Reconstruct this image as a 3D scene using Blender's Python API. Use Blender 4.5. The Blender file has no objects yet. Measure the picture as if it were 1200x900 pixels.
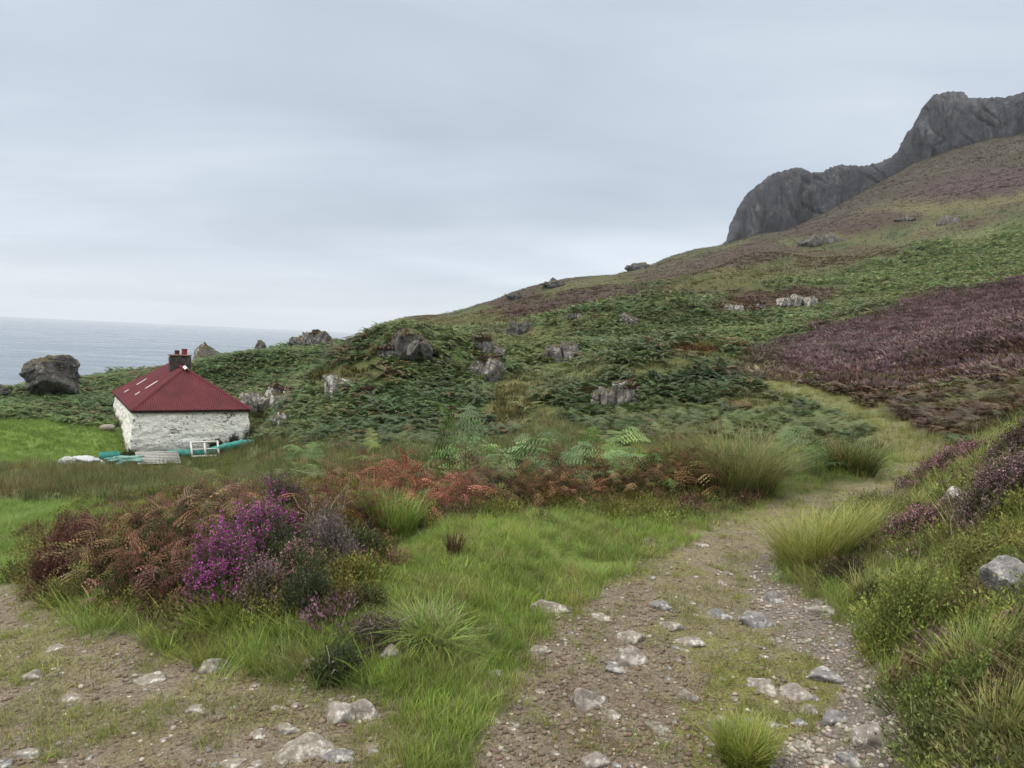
import bpy, bmesh, math
import numpy as np
from mathutils import Vector, Matrix

rng = np.random.default_rng(11)
C = bpy.context.scene.collection
PI = math.pi

# ------------------------------------------------------------------ camera frame
EYE = np.array([0.0, 0.0, 1.6])
FPX, CX, CY = 850.0, 600.0, 450.0
PITCH, ROLL = math.radians(3.70), math.radians(2.76)
_f = np.array([0, math.cos(PITCH), -math.sin(PITCH)])
_r0 = np.array([1.0, 0, 0])
_u0 = np.array([0, math.sin(PITCH), math.cos(PITCH)])
_r = _r0 * math.cos(ROLL) + _u0 * math.sin(ROLL)
_u = -_r0 * math.sin(ROLL) + _u0 * math.cos(ROLL)

def ray(px, py):
    d = _f + (px - CX) / FPX * _r + (CY - py) / FPX * _u
    return d / np.linalg.norm(d)

def project(P):
    P = np.asarray(P, float) - EYE
    zz = P @ _f
    zz = np.where(np.abs(zz) < 1e-6, 1e-6, zz)
    return CX + FPX * (P @ _r) / zz, CY - FPX * (P @ _u) / zz, zz

def horizon_az(px):
    """azimuth of the horizon direction seen in column px"""
    lo, hi = -1.4, 1.4
    for _ in range(50):
        m = (lo + hi) / 2
        h = np.array([math.sin(m), math.cos(m), 0])
        if CX + FPX * (h @ _r) / (h @ _f) < px: lo = m
        else: hi = m
    return lo

def slope_at(az, py):
    h = np.array([math.sin(az), math.cos(az), 0])
    k = (CY - py) / FPX
    return (k * (_f @ h) - _u @ h) / (_u[2] - k * _f[2])

# ------------------------------------------------------------------ noise
_perm = np.random.default_rng(5).permutation(4096)
_perm = np.concatenate([_perm, _perm, _perm])
_ga = np.random.default_rng(6).uniform(0, 2 * PI, 4096)
_gx, _gy = np.cos(_ga), np.sin(_ga)

def noise2(x, y, seed=0):
    x = np.asarray(x, float) + seed * 17.31; y = np.asarray(y, float) + seed * 9.77
    xi = np.floor(x).astype(np.int64); yi = np.floor(y).astype(np.int64)
    xf = x - xi; yf = y - yi
    u = xf * xf * xf * (xf * (xf * 6 - 15) + 10); v = yf * yf * yf * (yf * (yf * 6 - 15) + 10)
    def g(ix, iy, dx, dy):
        k = _perm[(_perm[ix & 4095] + iy) & 4095]
        return _gx[k] * dx + _gy[k] * dy
    a = g(xi, yi, xf, yf); b = g(xi + 1, yi, xf - 1, yf)
    c = g(xi, yi + 1, xf, yf - 1); d = g(xi + 1, yi + 1, xf - 1, yf - 1)
    return ((a + u * (b - a)) * (1 - v) + (c + u * (d - c)) * v) * 1.5

def fbm(x, y, octv=4, seed=0, gain=.5):
    s = 0; a = 1; t = 0
    for i in range(octv):
        s = s + a * noise2(x * 2 ** i, y * 2 ** i, seed + i * 3); t += a; a *= gain
    return s / t

def noise3(x, y, z, seed=0):
    return (noise2(x + .31 * z, y + .7 * z, seed) + noise2(y - .4 * x, z + .2 * x, seed + 1) + noise2(z + .5 * y, x - .3 * z, seed + 2)) / 1.9

def sst(a, b, x):
    t = np.clip((x - a) / (b - a), 0, 1)
    return t * t * (3 - 2 * t)

# ------------------------------------------------------------------ terrain: radial ground profiles
# per column of azimuth: ('Z', distance, height) or (sight line height in the column, distance)
def Z(d, z): return ('Z', d, z)
COLS = {
 -170: [Z(2.5,0),Z(4,-.1),Z(7,-.6),Z(12,-1.5),Z(20,-3),Z(36,-4.7),Z(47,-5.4),Z(60,-5.8),Z(75,-9),Z(160,-63),Z(400,-75)],
 0:   [Z(2.5,0),Z(4,-.1),Z(7,-.6),Z(12,-1.4),Z(20,-2.8),Z(36,-4.6),Z(47,-5.2),(470,56),(461,68),Z(85,-9),Z(170,-63),Z(400,-75)],
 100: [Z(2.5,0),Z(4,-.08),Z(7,-.45),Z(12,-1.2),Z(20,-2.8),Z(36,-4.9),Z(47,-5.3),(472,56),(450,66),(439,76),Z(95,-9),Z(180,-63),Z(400,-75)],
 200: [Z(2.5,0),Z(4,-.06),Z(7,-.3),Z(10,-.8),Z(15,-1.6),Z(22,-3),Z(30,-4.4),Z(37,-5.25),Z(52,-5.35),(470,60),(445,70),(424,82),Z(100,-8),Z(190,-63),Z(400,-75)],
 300: [Z(2.5,0),Z(4,-.04),Z(7,-.2),Z(10,-.7),Z(15,-1.5),Z(22,-2.7),Z(30,-4.1),Z(40,-4.9),(480,50),(452,62),(424,75),(405,87),Z(110,-5),Z(200,-62),Z(400,-75)],
 380: [Z(2.5,0),Z(4,-.02),Z(7,-.15),Z(10,-.6),Z(14,-1.3),(522,22),(495,28),(462,38),(443,48),(432,60),(412,76),(400,88),Z(112,-4),Z(210,-58),Z(400,-70)],
 415: [Z(2.5,0),Z(4,-.0),Z(7,-.12),Z(10,-.55),Z(14,-1.2),(522,21),(495,27),(458,38),(440,49),(430,62),(412,78),(401,90),(404,120),(392,190),(381,250),Z(330,-12),Z(600,-70)],
 450: [Z(2.5,0),Z(4,0),Z(7,-.1),Z(10,-.55),(538,14),(522,20),(495,27),(456,38),(438,50),(428,66),(412,84),(411,100),(400,130),(386,180),(371,260),Z(420,-15),Z(700,-70)],
 520: [Z(2.5,0),Z(4,0),Z(7,-.05),Z(10,-.5),(535,15),(518,20),(495,27),(465,36),(446,48),(432,65),(420,85),(405,120),(388,170),(365,290),Z(450,-5),Z(800,-70)],
 600: [Z(2.5,0),Z(4,0),Z(7,-.02),Z(9.5,-.3),(545,13),(518,20),(495,27),(470,36),(450,46),(435,62),(415,90),(395,125),(375,170),(355,240),(345,320),(352,450),Z(900,-40)],
 700: [Z(2.5,0),Z(4,0),Z(7,0),Z(9.5,-.15),(540,13),(522,17),(500,22),(470,32),(445,44),(425,62),(400,90),(375,130),(352,190),(335,260),(324,360),(330,520),Z(1000,20)],
 800: [Z(2.5,0),Z(4,0),Z(7,.02),Z(9.5,0),(540,12),(515,16),(485,24),(455,34),(430,48),(410,68),(385,98),(355,150),(330,230),(312,340),(298,480),(303,640),Z(1100,60)],
 880: [Z(2.5,0),Z(4,0),Z(7,.02),Z(10,.05),(520,15),(490,21),(460,30),(435,42),(415,60),(390,90),(350,150),(320,230),(295,380),(279,560),(284,720),Z(1100,90)],
 940: [Z(2.5,0),Z(3.5,.0),Z(7,.02),Z(10,.05),(530,13),(500,18),(475,25),(450,33),(425,43),(398,54),(402,64),(385,100),(350,160),(315,250),(285,400),(258,580),(262,720),Z(1100,110)],
 1000:[Z(2.5,0),Z(4,0.03),Z(5.5,.14),Z(7,.08),Z(9,.0),Z(11,.05),(520,14),(502,17),(478,23),(448,32),(412,43),(376,57),(380,70),(365,120),(335,180),(300,270),(258,420),(216,600),(220,740),Z(1100,160)],
 1100:[Z(2.5,.0),Z(3.2,.10),Z(4,.19),Z(5.5,.31),Z(7,.34),Z(8.5,.24),Z(10,.08),Z(11.5,.15),(500,16.5),(465,23),(425,33),(385,48),(351,66),(356,82),(340,130),(305,210),(260,330),(210,480),(166,620),(168,760),Z(1100,220)],
 1200:[Z(2.5,.1),Z(3.5,.3),Z(5,.55),Z(7,.77),Z(9,.85),Z(11,.75),Z(13,.72),(460,19),(430,28),(380,46),(327,78),(333,95),(315,140),(285,210),(240,330),(186,480),(140,620),(142,760),Z(1100,260)],
 1320:[Z(2.5,.25),Z(3.5,.5),Z(5,.85),Z(7,1.15),Z(9,1.4),Z(11,1.4),Z(13,1.5),(445,19),(410,28),(350,46),(290,78),(296,95),(285,140),(255,210),(210,330),(156,480),(112,620),(114,760),Z(1100,300)],
}
NL = 420
LMIN, LMAX = math.log(.5), math.log(1600)
_lg = np.linspace(LMIN, LMAX, NL)
_azc, _tab = [], []
for px in sorted(COLS):
    az = horizon_az(px); L = [math.log(.5)]; S = [-1.6 / .5]
    for p in COLS[px]:
        if p[0] == 'Z': d, s = p[1], (p[2] - 1.6) / p[1]
        else: d, s = p[1], slope_at(az, p[0])
        L.append(math.log(d)); S.append(s)
    L.append(LMAX); S.append((( S[-1] * math.exp(L[-2])) ) / 1600 if len(L) > 1 else 0)
    L = np.array(L); S = np.array(S)
    # interpolate height against log distance so the close ground stays flat
    zz = 1.6 + S * np.exp(L)
    near = np.interp(_lg, L, zz); near = (near - 1.6) / np.exp(_lg)
    far = np.interp(_lg, L, S)
    w = sst(math.log(14), math.log(22), _lg)
    _tab.append(near * (1 - w) + far * w); _azc.append(az)
_azc = np.array(_azc); _tab = np.array(_tab)
NA = 361
_ag = np.linspace(_azc[0], _azc[-1], NA)
T = np.stack([np.interp(_ag, _azc, _tab[:, j]) for j in range(NL)], 1)
def gsm(A, sig, axis):
    n = int(3 * sig) + 1; k = np.exp(-.5 * (np.arange(-n, n + 1) / sig) ** 2); k /= k.sum()
    A = np.moveaxis(A, axis, 0); P = np.pad(A, [(n, n)] + [(0, 0)] * (A.ndim - 1), mode='edge')
    out = sum(k[i] * P[i:i + A.shape[0]] for i in range(2 * n + 1)); return np.moveaxis(out, 0, axis)
T = gsm(T, 1.2 / math.degrees(_ag[1] - _ag[0]), 0)
_edge = T[:, :20].copy()
T[:, :] = np.where(_lg[None, :] > math.log(2.2), gsm(T, 3.0, 1), T)

def base_h(x, y):
    d = np.maximum(np.hypot(x, y), .3); az = np.arctan2(x, y)
    a = np.clip((az - _ag[0]) / (_ag[1] - _ag[0]), 0, NA - 1.001)
    b = np.clip((np.log(d) - LMIN) / (_lg[1] - _lg[0]), 0, NL - 1.001)
    i = a.astype(int); j = b.astype(int); fa = a - i; fb = b - j
    s = (T[i, j] * (1 - fa) + T[i + 1, j] * fa) * (1 - fb) + (T[i, j + 1] * (1 - fa) + T[i + 1, j + 1] * fa) * fb
    z = 1.6 + s * d
    z = z * sst(1.6, 2.8, d)
    back = sst(1.0, 2.2, np.abs(az))           # ground behind the viewer eases to level
    return z * (1 - back) + back * (-.02 * d)

def ray_hit(px, py, hf, dmax=1500):
    r = ray(px, py); hl = math.hypot(r[0], r[1])
    ds = np.exp(np.linspace(math.log(1.5), math.log(dmax), 1800))
    P = EYE + np.outer(ds / hl, r)
    g = hf(P[:, 0], P[:, 1])
    below = np.nonzero(P[:, 2] < g)[0]
    if len(below) == 0: return P[-1]
    i = max(below[0], 1)
    a0 = P[i - 1, 2] - g[i - 1]; a1 = g[i] - P[i, 2]; t = a0 / max(a0 + a1, 1e-9)
    return P[i - 1] * (1 - t) + P[i] * t

def pip(px, py, poly):
    px = np.asarray(px, float); py = np.asarray(py, float); q = np.array(poly); g = 40 if abs(q).max() > 60 else 1.5
    k = (px > q[:, 0].min() - g) & (px < q[:, 0].max() + g) & (py > q[:, 1].min() - g) & (py < q[:, 1].max() + g)
    out = np.full(px.shape, -1e3); 
    if k.any(): out[k] = _pip(px[k], py[k], poly)
    return out
def _pip(px, py, poly):
    """signed-ish inside test with distance to the outline (positive inside)"""
    px = np.asarray(px, float); py = np.asarray(py, float)
    ins = np.zeros(px.shape, bool); dm = np.full(px.shape, 1e9)
    n = len(poly)
    for i in range(n):
        x0, y0 = poly[i]; x1, y1 = poly[(i + 1) % n]
        c = ((y0 > py) != (y1 > py)) & (px < (x1 - x0) * (py - y0) / ((y1 - y0) or 1e-9) + x0)
        ins ^= c
        ex, ey = x1 - x0, y1 - y0
        t = np.clip(((px - x0) * ex + (py - y0) * ey) / (ex * ex + ey * ey + 1e-9), 0, 1)
        dm = np.minimum(dm, np.hypot(px - x0 - t * ex, py - y0 - t * ey))
    return np.where(ins, dm, -dm)

# plan-view outlines on the ground, found once from sight lines to the base ground
def plan(poly): return [tuple(ray_hit(a, b, base_h)[:2]) for a, b in poly]
MOUNDS = [  # (outline, height, soft edge in metres)
 (plan([(45,690),(150,735),(300,775),(400,808),(470,835),(560,820),(590,760),(640,690),(720,640),(640,610),(500,610),(400,620),(330,640),(200,650),(80,650)]), .13, .35),
 (plan([(110,680),(230,720),(380,735),(430,690),(470,640),(400,620),(330,640),(180,655)]), .12, .4),
]
KN = []      # knolls: (x, y, radius, height)
def knoll(px, py, rad, h):
    p = ray_hit(px, py, base_h); KN.append((p[0], p[1], rad, h))
knoll(410, 402, 4.6, 2.7); knoll(352, 405, 4.0, .8)
knoll(455, 470, 6.0, 1.5); knoll(400, 470, 5, .9); knoll(540, 470, 4, .8); knoll(715, 482, 5, 1.2); knoll(830, 452, 7, 1.5); knoll(775, 465, 5, 1.2); knoll(650, 425, 8, 1.6)
knoll(568, 445, 5, 1.0); knoll(480, 417, 8, .6)

for a, b, r_, h_ in [(600,400,14,1.8),(680,400,16,2.6),(760,395,14,2.2),(840,385,16,2.6),(560,395,12,1.2),(720,440,9,1.2),(620,445,8,1.1),(540,470,5,.7),(880,360,18,3),(960,345,20,3),(1040,320,22,3),(700,350,18,3.2),(620,365,16,3.2),(800,345,18,3),(1120,300,24,3),(300,440,7,1.0),(220,450,7,.9),(90,462,7,.8),(910,330,22,3.4),(1150,240,34,5),(1020,270,30,5),(950,290,28,4),(870,300,24,4)]: knoll(a, b, r_, h_)

def height(x, y):
    x = np.asarray(x, float); y = np.asarray(y, float)
    z = base_h(x, y); d = np.hypot(x, y)
    for poly, h, e in MOUNDS:
        m = d < 30
        if np.any(m):
            s = pip(x[m], y[m], poly); q = np.zeros_like(z); q[m] = h * sst(-.05, e, s); z = z + q
    for kx, ky, r, h in KN:
        z = z + h * np.exp(-((x - kx) ** 2 + (y - ky) ** 2) / (r * r) * 1.3)
    # level platform the cottage stands on
    q = sst(9.5, 6.0, np.hypot(x + 17.5, (y - 38.5) * .9)); z = z * (1 - q) + q * (-5.42 + .03 * (y - 40))
    for i, lam in enumerate([.25, .8, 2.5, 7, 20, 60]):
        w = sst(.008, .05, lam / np.maximum(d, 1)) * (1 - sst(.35, .9, lam / np.maximum(d, 1)))
        amp = (.042 if lam < 5 else .065) * lam
        if lam <= 2.5: amp = amp * np.where(d < 9, .55, 1)
        n = noise2(x / lam, y / lam, 20 + i)
        if lam >= 2.5: n = 1.1 * (np.abs(n) * 1.6 - .35) * .5 + n * .6
        z = z + amp * w * n
    return z

def hit(px, py): return ray_hit(px, py, height)

# ------------------------------------------------------------------ colour helpers
def lin(c):
    c = np.asarray(c, float) / 255.0
    return np.where(c <= .04045, c / 12.92, ((c + .055) / 1.055) ** 2.4)
def K(r, g, b, k=.62): return lin((r, g, b)) * k

# ------------------------------------------------------------------ node helpers
def mat(name):
    m = bpy.data.materials.new(name); m.use_nodes = True
    nt = m.node_tree; nt.nodes.clear()
    out = nt.nodes.new('ShaderNodeOutputMaterial'); return m, nt, out
def N(nt, typ, **kw):
    n = nt.nodes.new(typ)
    for k, v in kw.items():
        if k.startswith('i_'):
            key = k[2:]; key = int(key) if key.isdigit() else key.replace('_', ' ')
            n.inputs[key].default_value = v
        else: setattr(n, k, v)
    return n
def ramp(nt, fac, stops):
    r = nt.nodes.new('ShaderNodeValToRGB'); e = r.color_ramp.elements
    while len(e) > 1: e.remove(e[-1])
    e[0].position = stops[0][0]; e[0].color = (*stops[0][1], 1)
    for p, c in stops[1:]:
        q = e.new(p); q.color = (*c, 1)
    nt.links.new(fac, r.inputs[0]); return r.outputs[0]
def mixc(nt, f, a, b, mode='MIX'):
    m = nt.nodes.new('ShaderNodeMix'); m.data_type = 'RGBA'; m.blend_type = mode; m.clamp_factor = True
    for s, v in ((m.inputs[0], f), (m.inputs[6], a), (m.inputs[7], b)):
        if isinstance(v, bpy.types.NodeSocket): nt.links.new(v, s)
        elif isinstance(v, (int, float)): s.default_value = v
        else: s.default_value = (*v, 1)
    return m.outputs[2]
def math_(nt, op, a, b=None):
    m = nt.nodes.new('ShaderNodeMath'); m.operation = op
    for i, v in enumerate((a, b)):
        if v is None: continue
        if isinstance(v, bpy.types.NodeSocket): nt.links.new(v, m.inputs[i])
        else: m.inputs[i].default_value = v
    return m.outputs[0]
def noise_n(nt, vec, scale, detail=4, rough=.55, dist=0):
    n = N(nt, 'ShaderNodeTexNoise'); n.inputs['Scale'].default_value = scale; n.inputs['Detail'].default_value = detail
    n.inputs['Roughness'].default_value = rough; n.inputs['Distortion'].default_value = dist
    if vec is not None: nt.links.new(vec, n.inputs['Vector'])
    return n.outputs['Fac']
def bump_n(nt, h, strength, dist, prev=None):
    b = N(nt, 'ShaderNodeBump'); b.inputs['Strength'].default_value = strength; b.inputs['Distance'].default_value = dist
    nt.links.new(h, b.inputs['Height'])
    if prev is not None: nt.links.new(prev, b.inputs['Normal'])
    return b.outputs[0]
def pos_n(nt): return N(nt, 'ShaderNodeNewGeometry').outputs['Position']
def obj_n(nt): return N(nt, 'ShaderNodeTexCoord').outputs['Object']

# ------------------------------------------------------------------ mesh helpers
def mesh_np(name, V, F, M, col=None, parent=None, smooth=False, sides=3):
    V = np.ascontiguousarray(V, np.float32); F = np.ascontiguousarray(F, np.int32)
    me = bpy.data.meshes.new(name)
    me.vertices.add(len(V)); me.vertices.foreach_set('co', V.ravel())
    n = len(F); me.loops.add(n * sides); me.loops.foreach_set('vertex_index', F.ravel())
    me.polygons.add(n); me.polygons.foreach_set('loop_start', np.arange(0, n * sides, sides, dtype=np.int32))
    try: me.polygons.foreach_set('loop_total', np.full(n, sides, np.int32))
    except Exception: pass
    if smooth: me.polygons.foreach_set('use_smooth', np.ones(n, bool))
    if col is not None:
        a = me.color_attributes.new('Col', 'FLOAT_COLOR', 'POINT')
        c = np.ones((len(V), 4), np.float32); c[:, :3] = np.clip(col, 0, 1); a.data.foreach_set('color', c.ravel())
    me.materials.append(M); me.update(calc_edges=True)
    o = bpy.data.objects.new(name, me); C.objects.link(o)
    if parent is not None: o.parent = parent
    return o
def tag(o, label=None, cat=None, group=None, kind=None):
    if label: o['label'] = label
    if cat: o['category'] = cat
    if group: o['group'] = group
    if kind: o['kind'] = kind
    return o
def empty(name, loc, rz=0):
    o = bpy.data.objects.new(name, None); C.objects.link(o); o.location = [float(v) for v in loc]; o.rotation_euler = (0, 0, rz)
    o.empty_display_size = .1
    return o
def bm_obj(name, bm, M, parent=None, smooth=False, loc=None, rot=None):
    bm.normal_update(); me = bpy.data.meshes.new(name); bm.to_mesh(me); bm.free()
    for m in (M if isinstance(M, (list, tuple)) else [M]): me.materials.append(m)
    if smooth:
        for p in me.polygons: p.use_smooth = True
    o = bpy.data.objects.new(name, me); C.objects.link(o)
    if parent is not None: o.parent = parent
    if loc is not None: o.location = [float(v) for v in loc]
    if rot is not None: o.rotation_euler = rot
    return o
# ------------------------------------------------------------------ land cover zones
Q = {
 'track_r': [(535,1150),(560,850),(612,780),(640,738),(700,688),(770,640),(840,606),(905,590),(985,572),(1040,556),(1068,540),(1060,524),(1030,512),(1045,500),(1085,512),(1110,535),(1095,560),(1040,585),(1000,600),(960,615),(925,640),(915,668),(940,700),(985,722),(1010,752),(1030,790),(1055,830),(1085,870),(1100,1150)],
 'gravel':  [(890,660),(925,660),(945,700),(985,722),(1010,752),(1030,790),(1055,830),(1085,870),(1100,1150),(930,1150),(900,880),(960,850),(985,820),(975,790),(940,765),(900,735),(880,700)],
 'dirt':    [(535,1150),(560,850),(612,780),(640,738),(700,700),(745,690),(790,720),(800,760),(790,800),(830,820),(870,860),(880,1150)],
 'moss':    [(830,1150),(800,830),(840,780),(860,750),(900,760),(960,780),(985,810),(960,850),(900,880),(870,1150)],
 'track_l': [(-400,640),(-60,690),(30,690),(70,722),(150,750),(250,785),(330,805),(395,800),(450,815),(480,838),(470,870),(440,1150),(400,1200),(-400,1200)],
 'tongue':  [(440,1150),(470,860),(480,830),(560,830),(590,800),(612,785),(560,850),(535,1150)],
 'short':   [(330,700),(400,640),(470,600),(600,585),(720,572),(840,562),(900,575),(905,592),(840,608),(770,645),(700,692),(640,742),(612,785),(560,850),(535,1150),(440,1150),(480,835),(430,790),(380,760)],
 'meadow':  [(-500,500),(60,497),(132,497),(140,540),(90,545),(0,548),(-500,560)],
 'meadow_n':[(-500,600),(0,588),(90,586),(160,592),(110,610),(60,640),(45,672),(0,692),(-60,690),(-400,650)],
 'rush':    [(-500,556),(0,548),(100,545),(150,538),(300,520),(330,512),(420,530),(560,522),(640,500),(610,470),(640,470),(690,520),(690,545),(560,552),(420,556),(300,575),(160,592),(90,586),(0,588),(-500,600)],
 'pathfar': [(1035,512),(1000,492),(960,478),(915,460),(870,440),(855,425),(868,415),(895,425),(920,445),(965,462),(1010,476),(1060,495),(1110,520),(1120,545),(1100,560),(1062,540)],
 'heather': [(868,428),(900,410),(940,396),(1000,374),(1100,349),(1200,325),(1400,270),(1500,450),(1200,442),(1100,452),(1000,455),(930,448),(890,437)],
 'brown':   [(890,437),(1000,437),(1100,428),(1200,415),(1500,420),(1500,520),(1200,478),(1150,500),(1090,520),(1010,478),(960,462),(915,440)],
 'bushy': [(25,700),(30,620),(100,585),(230,555),(330,545),(440,555),(600,550),(860,535),(900,585),(840,604),(600,604),(470,618),(445,680),(400,728),(300,738),(200,735),(100,715)],
 'rbank':   [(915,668),(922,640),(960,612),(1010,598),(1050,575),(1090,545),(1130,520),(1200,480),(1500,450),(1700,1200),(1110,1200),(1100,1150),(1085,870),(1055,830),(1030,790),(1010,752),(985,722),(940,700)],
 'upperheath': [(560,345),(740,308),(870,280),(1000,262),(1100,240),(1200,215),(1300,190),(1300,130),(1100,165),(1000,222),(880,275),(760,304),(600,340)],
}
COLR = {
 'soil': K(152,138,120), 'soil_d': K(124,106,90), 'gravel': K(160,150,140), 'moss': K(144,144,82), 'tan': K(164,154,118),
 'grass': K(128,148,68), 'grass_y': K(170,168,96), 'grass_b': K(152,176,78), 'meadow': K(138,164,80), 'rush': K(110,118,70), 'rush_b': K(132,124,82),
 'brk': K(86,108,60), 'brk_l': K(110,128,72), 'brk_d': K(70,92,52), 'dead': K(116,82,58), 'heath': K(94,74,66), 'purple': K(116,97,92), 'purple_l': K(146,120,124),
 'olive': K(116,114,68), 'straw': K(138,130,88), 'lime': K(128,132,82), 'hbr': K(100,82,60),
}
BLOBS = [ # far hillside patches: (px, py, rx, ry, colour key, weight)
 (1100,310,110,30,'brk_l',1),(1180,290,90,26,'brk_l',1),(1010,330,60,18,'brk_l',.8),(1145,277,30,9,'lime',1),(950,340,50,14,'brk_l',.7),
 (910,350,80,12,'hbr',1),(820,372,90,10,'hbr',.8),(760,350,80,10,'heath',.7),(1000,300,70,10,'hbr',.7),(1120,235,110,12,'straw',.6),(1050,250,60,7,'straw',.8),
 (1150,215,90,18,'heath',1),(1000,262,80,12,'heath',.9),(870,300,60,12,'heath',.8),(700,345,60,8,'heath',.8),(640,360,50,10,'heath',.8),
 (450,382,40,9,'lime',.9),(540,378,50,9,'olive',.9),(520,395,60,10,'brk_l',.6),(620,395,60,12,'olive',.6),(700,380,60,12,'straw',.55),(740,370,30,10,'straw',.6),
 (820,408,35,8,'dead',.9),(720,402,60,10,'brk',.7),(880,392,70,10,'brk_l',.9),(790,430,70,12,'olive',.6),(650,440,80,12,'olive',.6),(590,425,40,20,'brk_l',.5),
 (800,455,60,20,'brk',1),(840,440,40,14,'brk_d',1),(770,470,60,18,'brk',1),(690,480,80,20,'brk',.9),(450,480,110,30,'brk',1),(440,450,90,14,'brk_l',.5),(400,440,40,12,'dead',.45),
 (300,430,110,20,'brk',1),(100,470,120,25,'brk',1),(480,420,60,10,'brk_l',.6),(600,475,30,30,'rush_b',.8),(640,515,50,14,'rush_b',.8),(890,470,40,14,'olive',.7),
 (930,350,40,8,'hbr',.8),(860,355,40,8,'heath',.8),(940,500,70,18,'brk_l',.6),(1000,490,40,12,'brk_l',.6),(600,350,40,7,'heath',.9),(780,320,60,8,'heath',.7),(860,330,90,6,'olive',.8),(700,330,50,5,'olive',.6),
 (360,392,30,10,'brk',1),(410,395,35,14,'brk_d',.9),
]
def zone_masks(x, y, z):
    px, py, zz = project(np.stack([x, y, z], 1))
    d = np.hypot(x, y); ok = zz > .5
    jx = 9 * fbm(x / np.maximum(d, 2) * 26 , np.log(np.maximum(d, 1)) * 16, 3, 40)
    jy = 7 * fbm(x / np.maximum(d, 2) * 26 + 50, np.log(np.maximum(d, 1)) * 16, 3, 44)
    nr = sst(12, 8, d); qx, qy = px + jx * (2 + 2.6 * nr), py + jy * (2 + 1.0 * nr)
    near = sst(17, 12, d)
    m = {}
    for k, poly in Q.items():
        s = pip(qx, qy, poly)
        w = (sst(-15, 11, s) if k in ('track_r', 'gravel', 'dirt', 'moss', 'track_l', 'short', 'tongue', 'rbank', 'heather', 'brown', 'upperheath') else sst(-7, 7, s)) * ok
        if k in ('track_r', 'gravel', 'dirt', 'moss', 'track_l', 'tongue', 'short', 'meadow_n'): w = w * (d < 18)
        if k == 'rbank': w = w * (d < 10.2)
        if k == 'bushy': w = w * (d < 12)
        if k in ('brown',): w = w * (d > 10.2) * (d < 90)
        if k in ('heather',): w = w * (d > 20) * (d < 100)
        if k == 'upperheath': w = w * (d > 150)
        if k == 'meadow': w = w * (d < 54) * (d > 20)
        if k == 'rush': w = w * (d < 42) * (d > 7)
        m[k] = w
    return m, px, py, d

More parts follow.
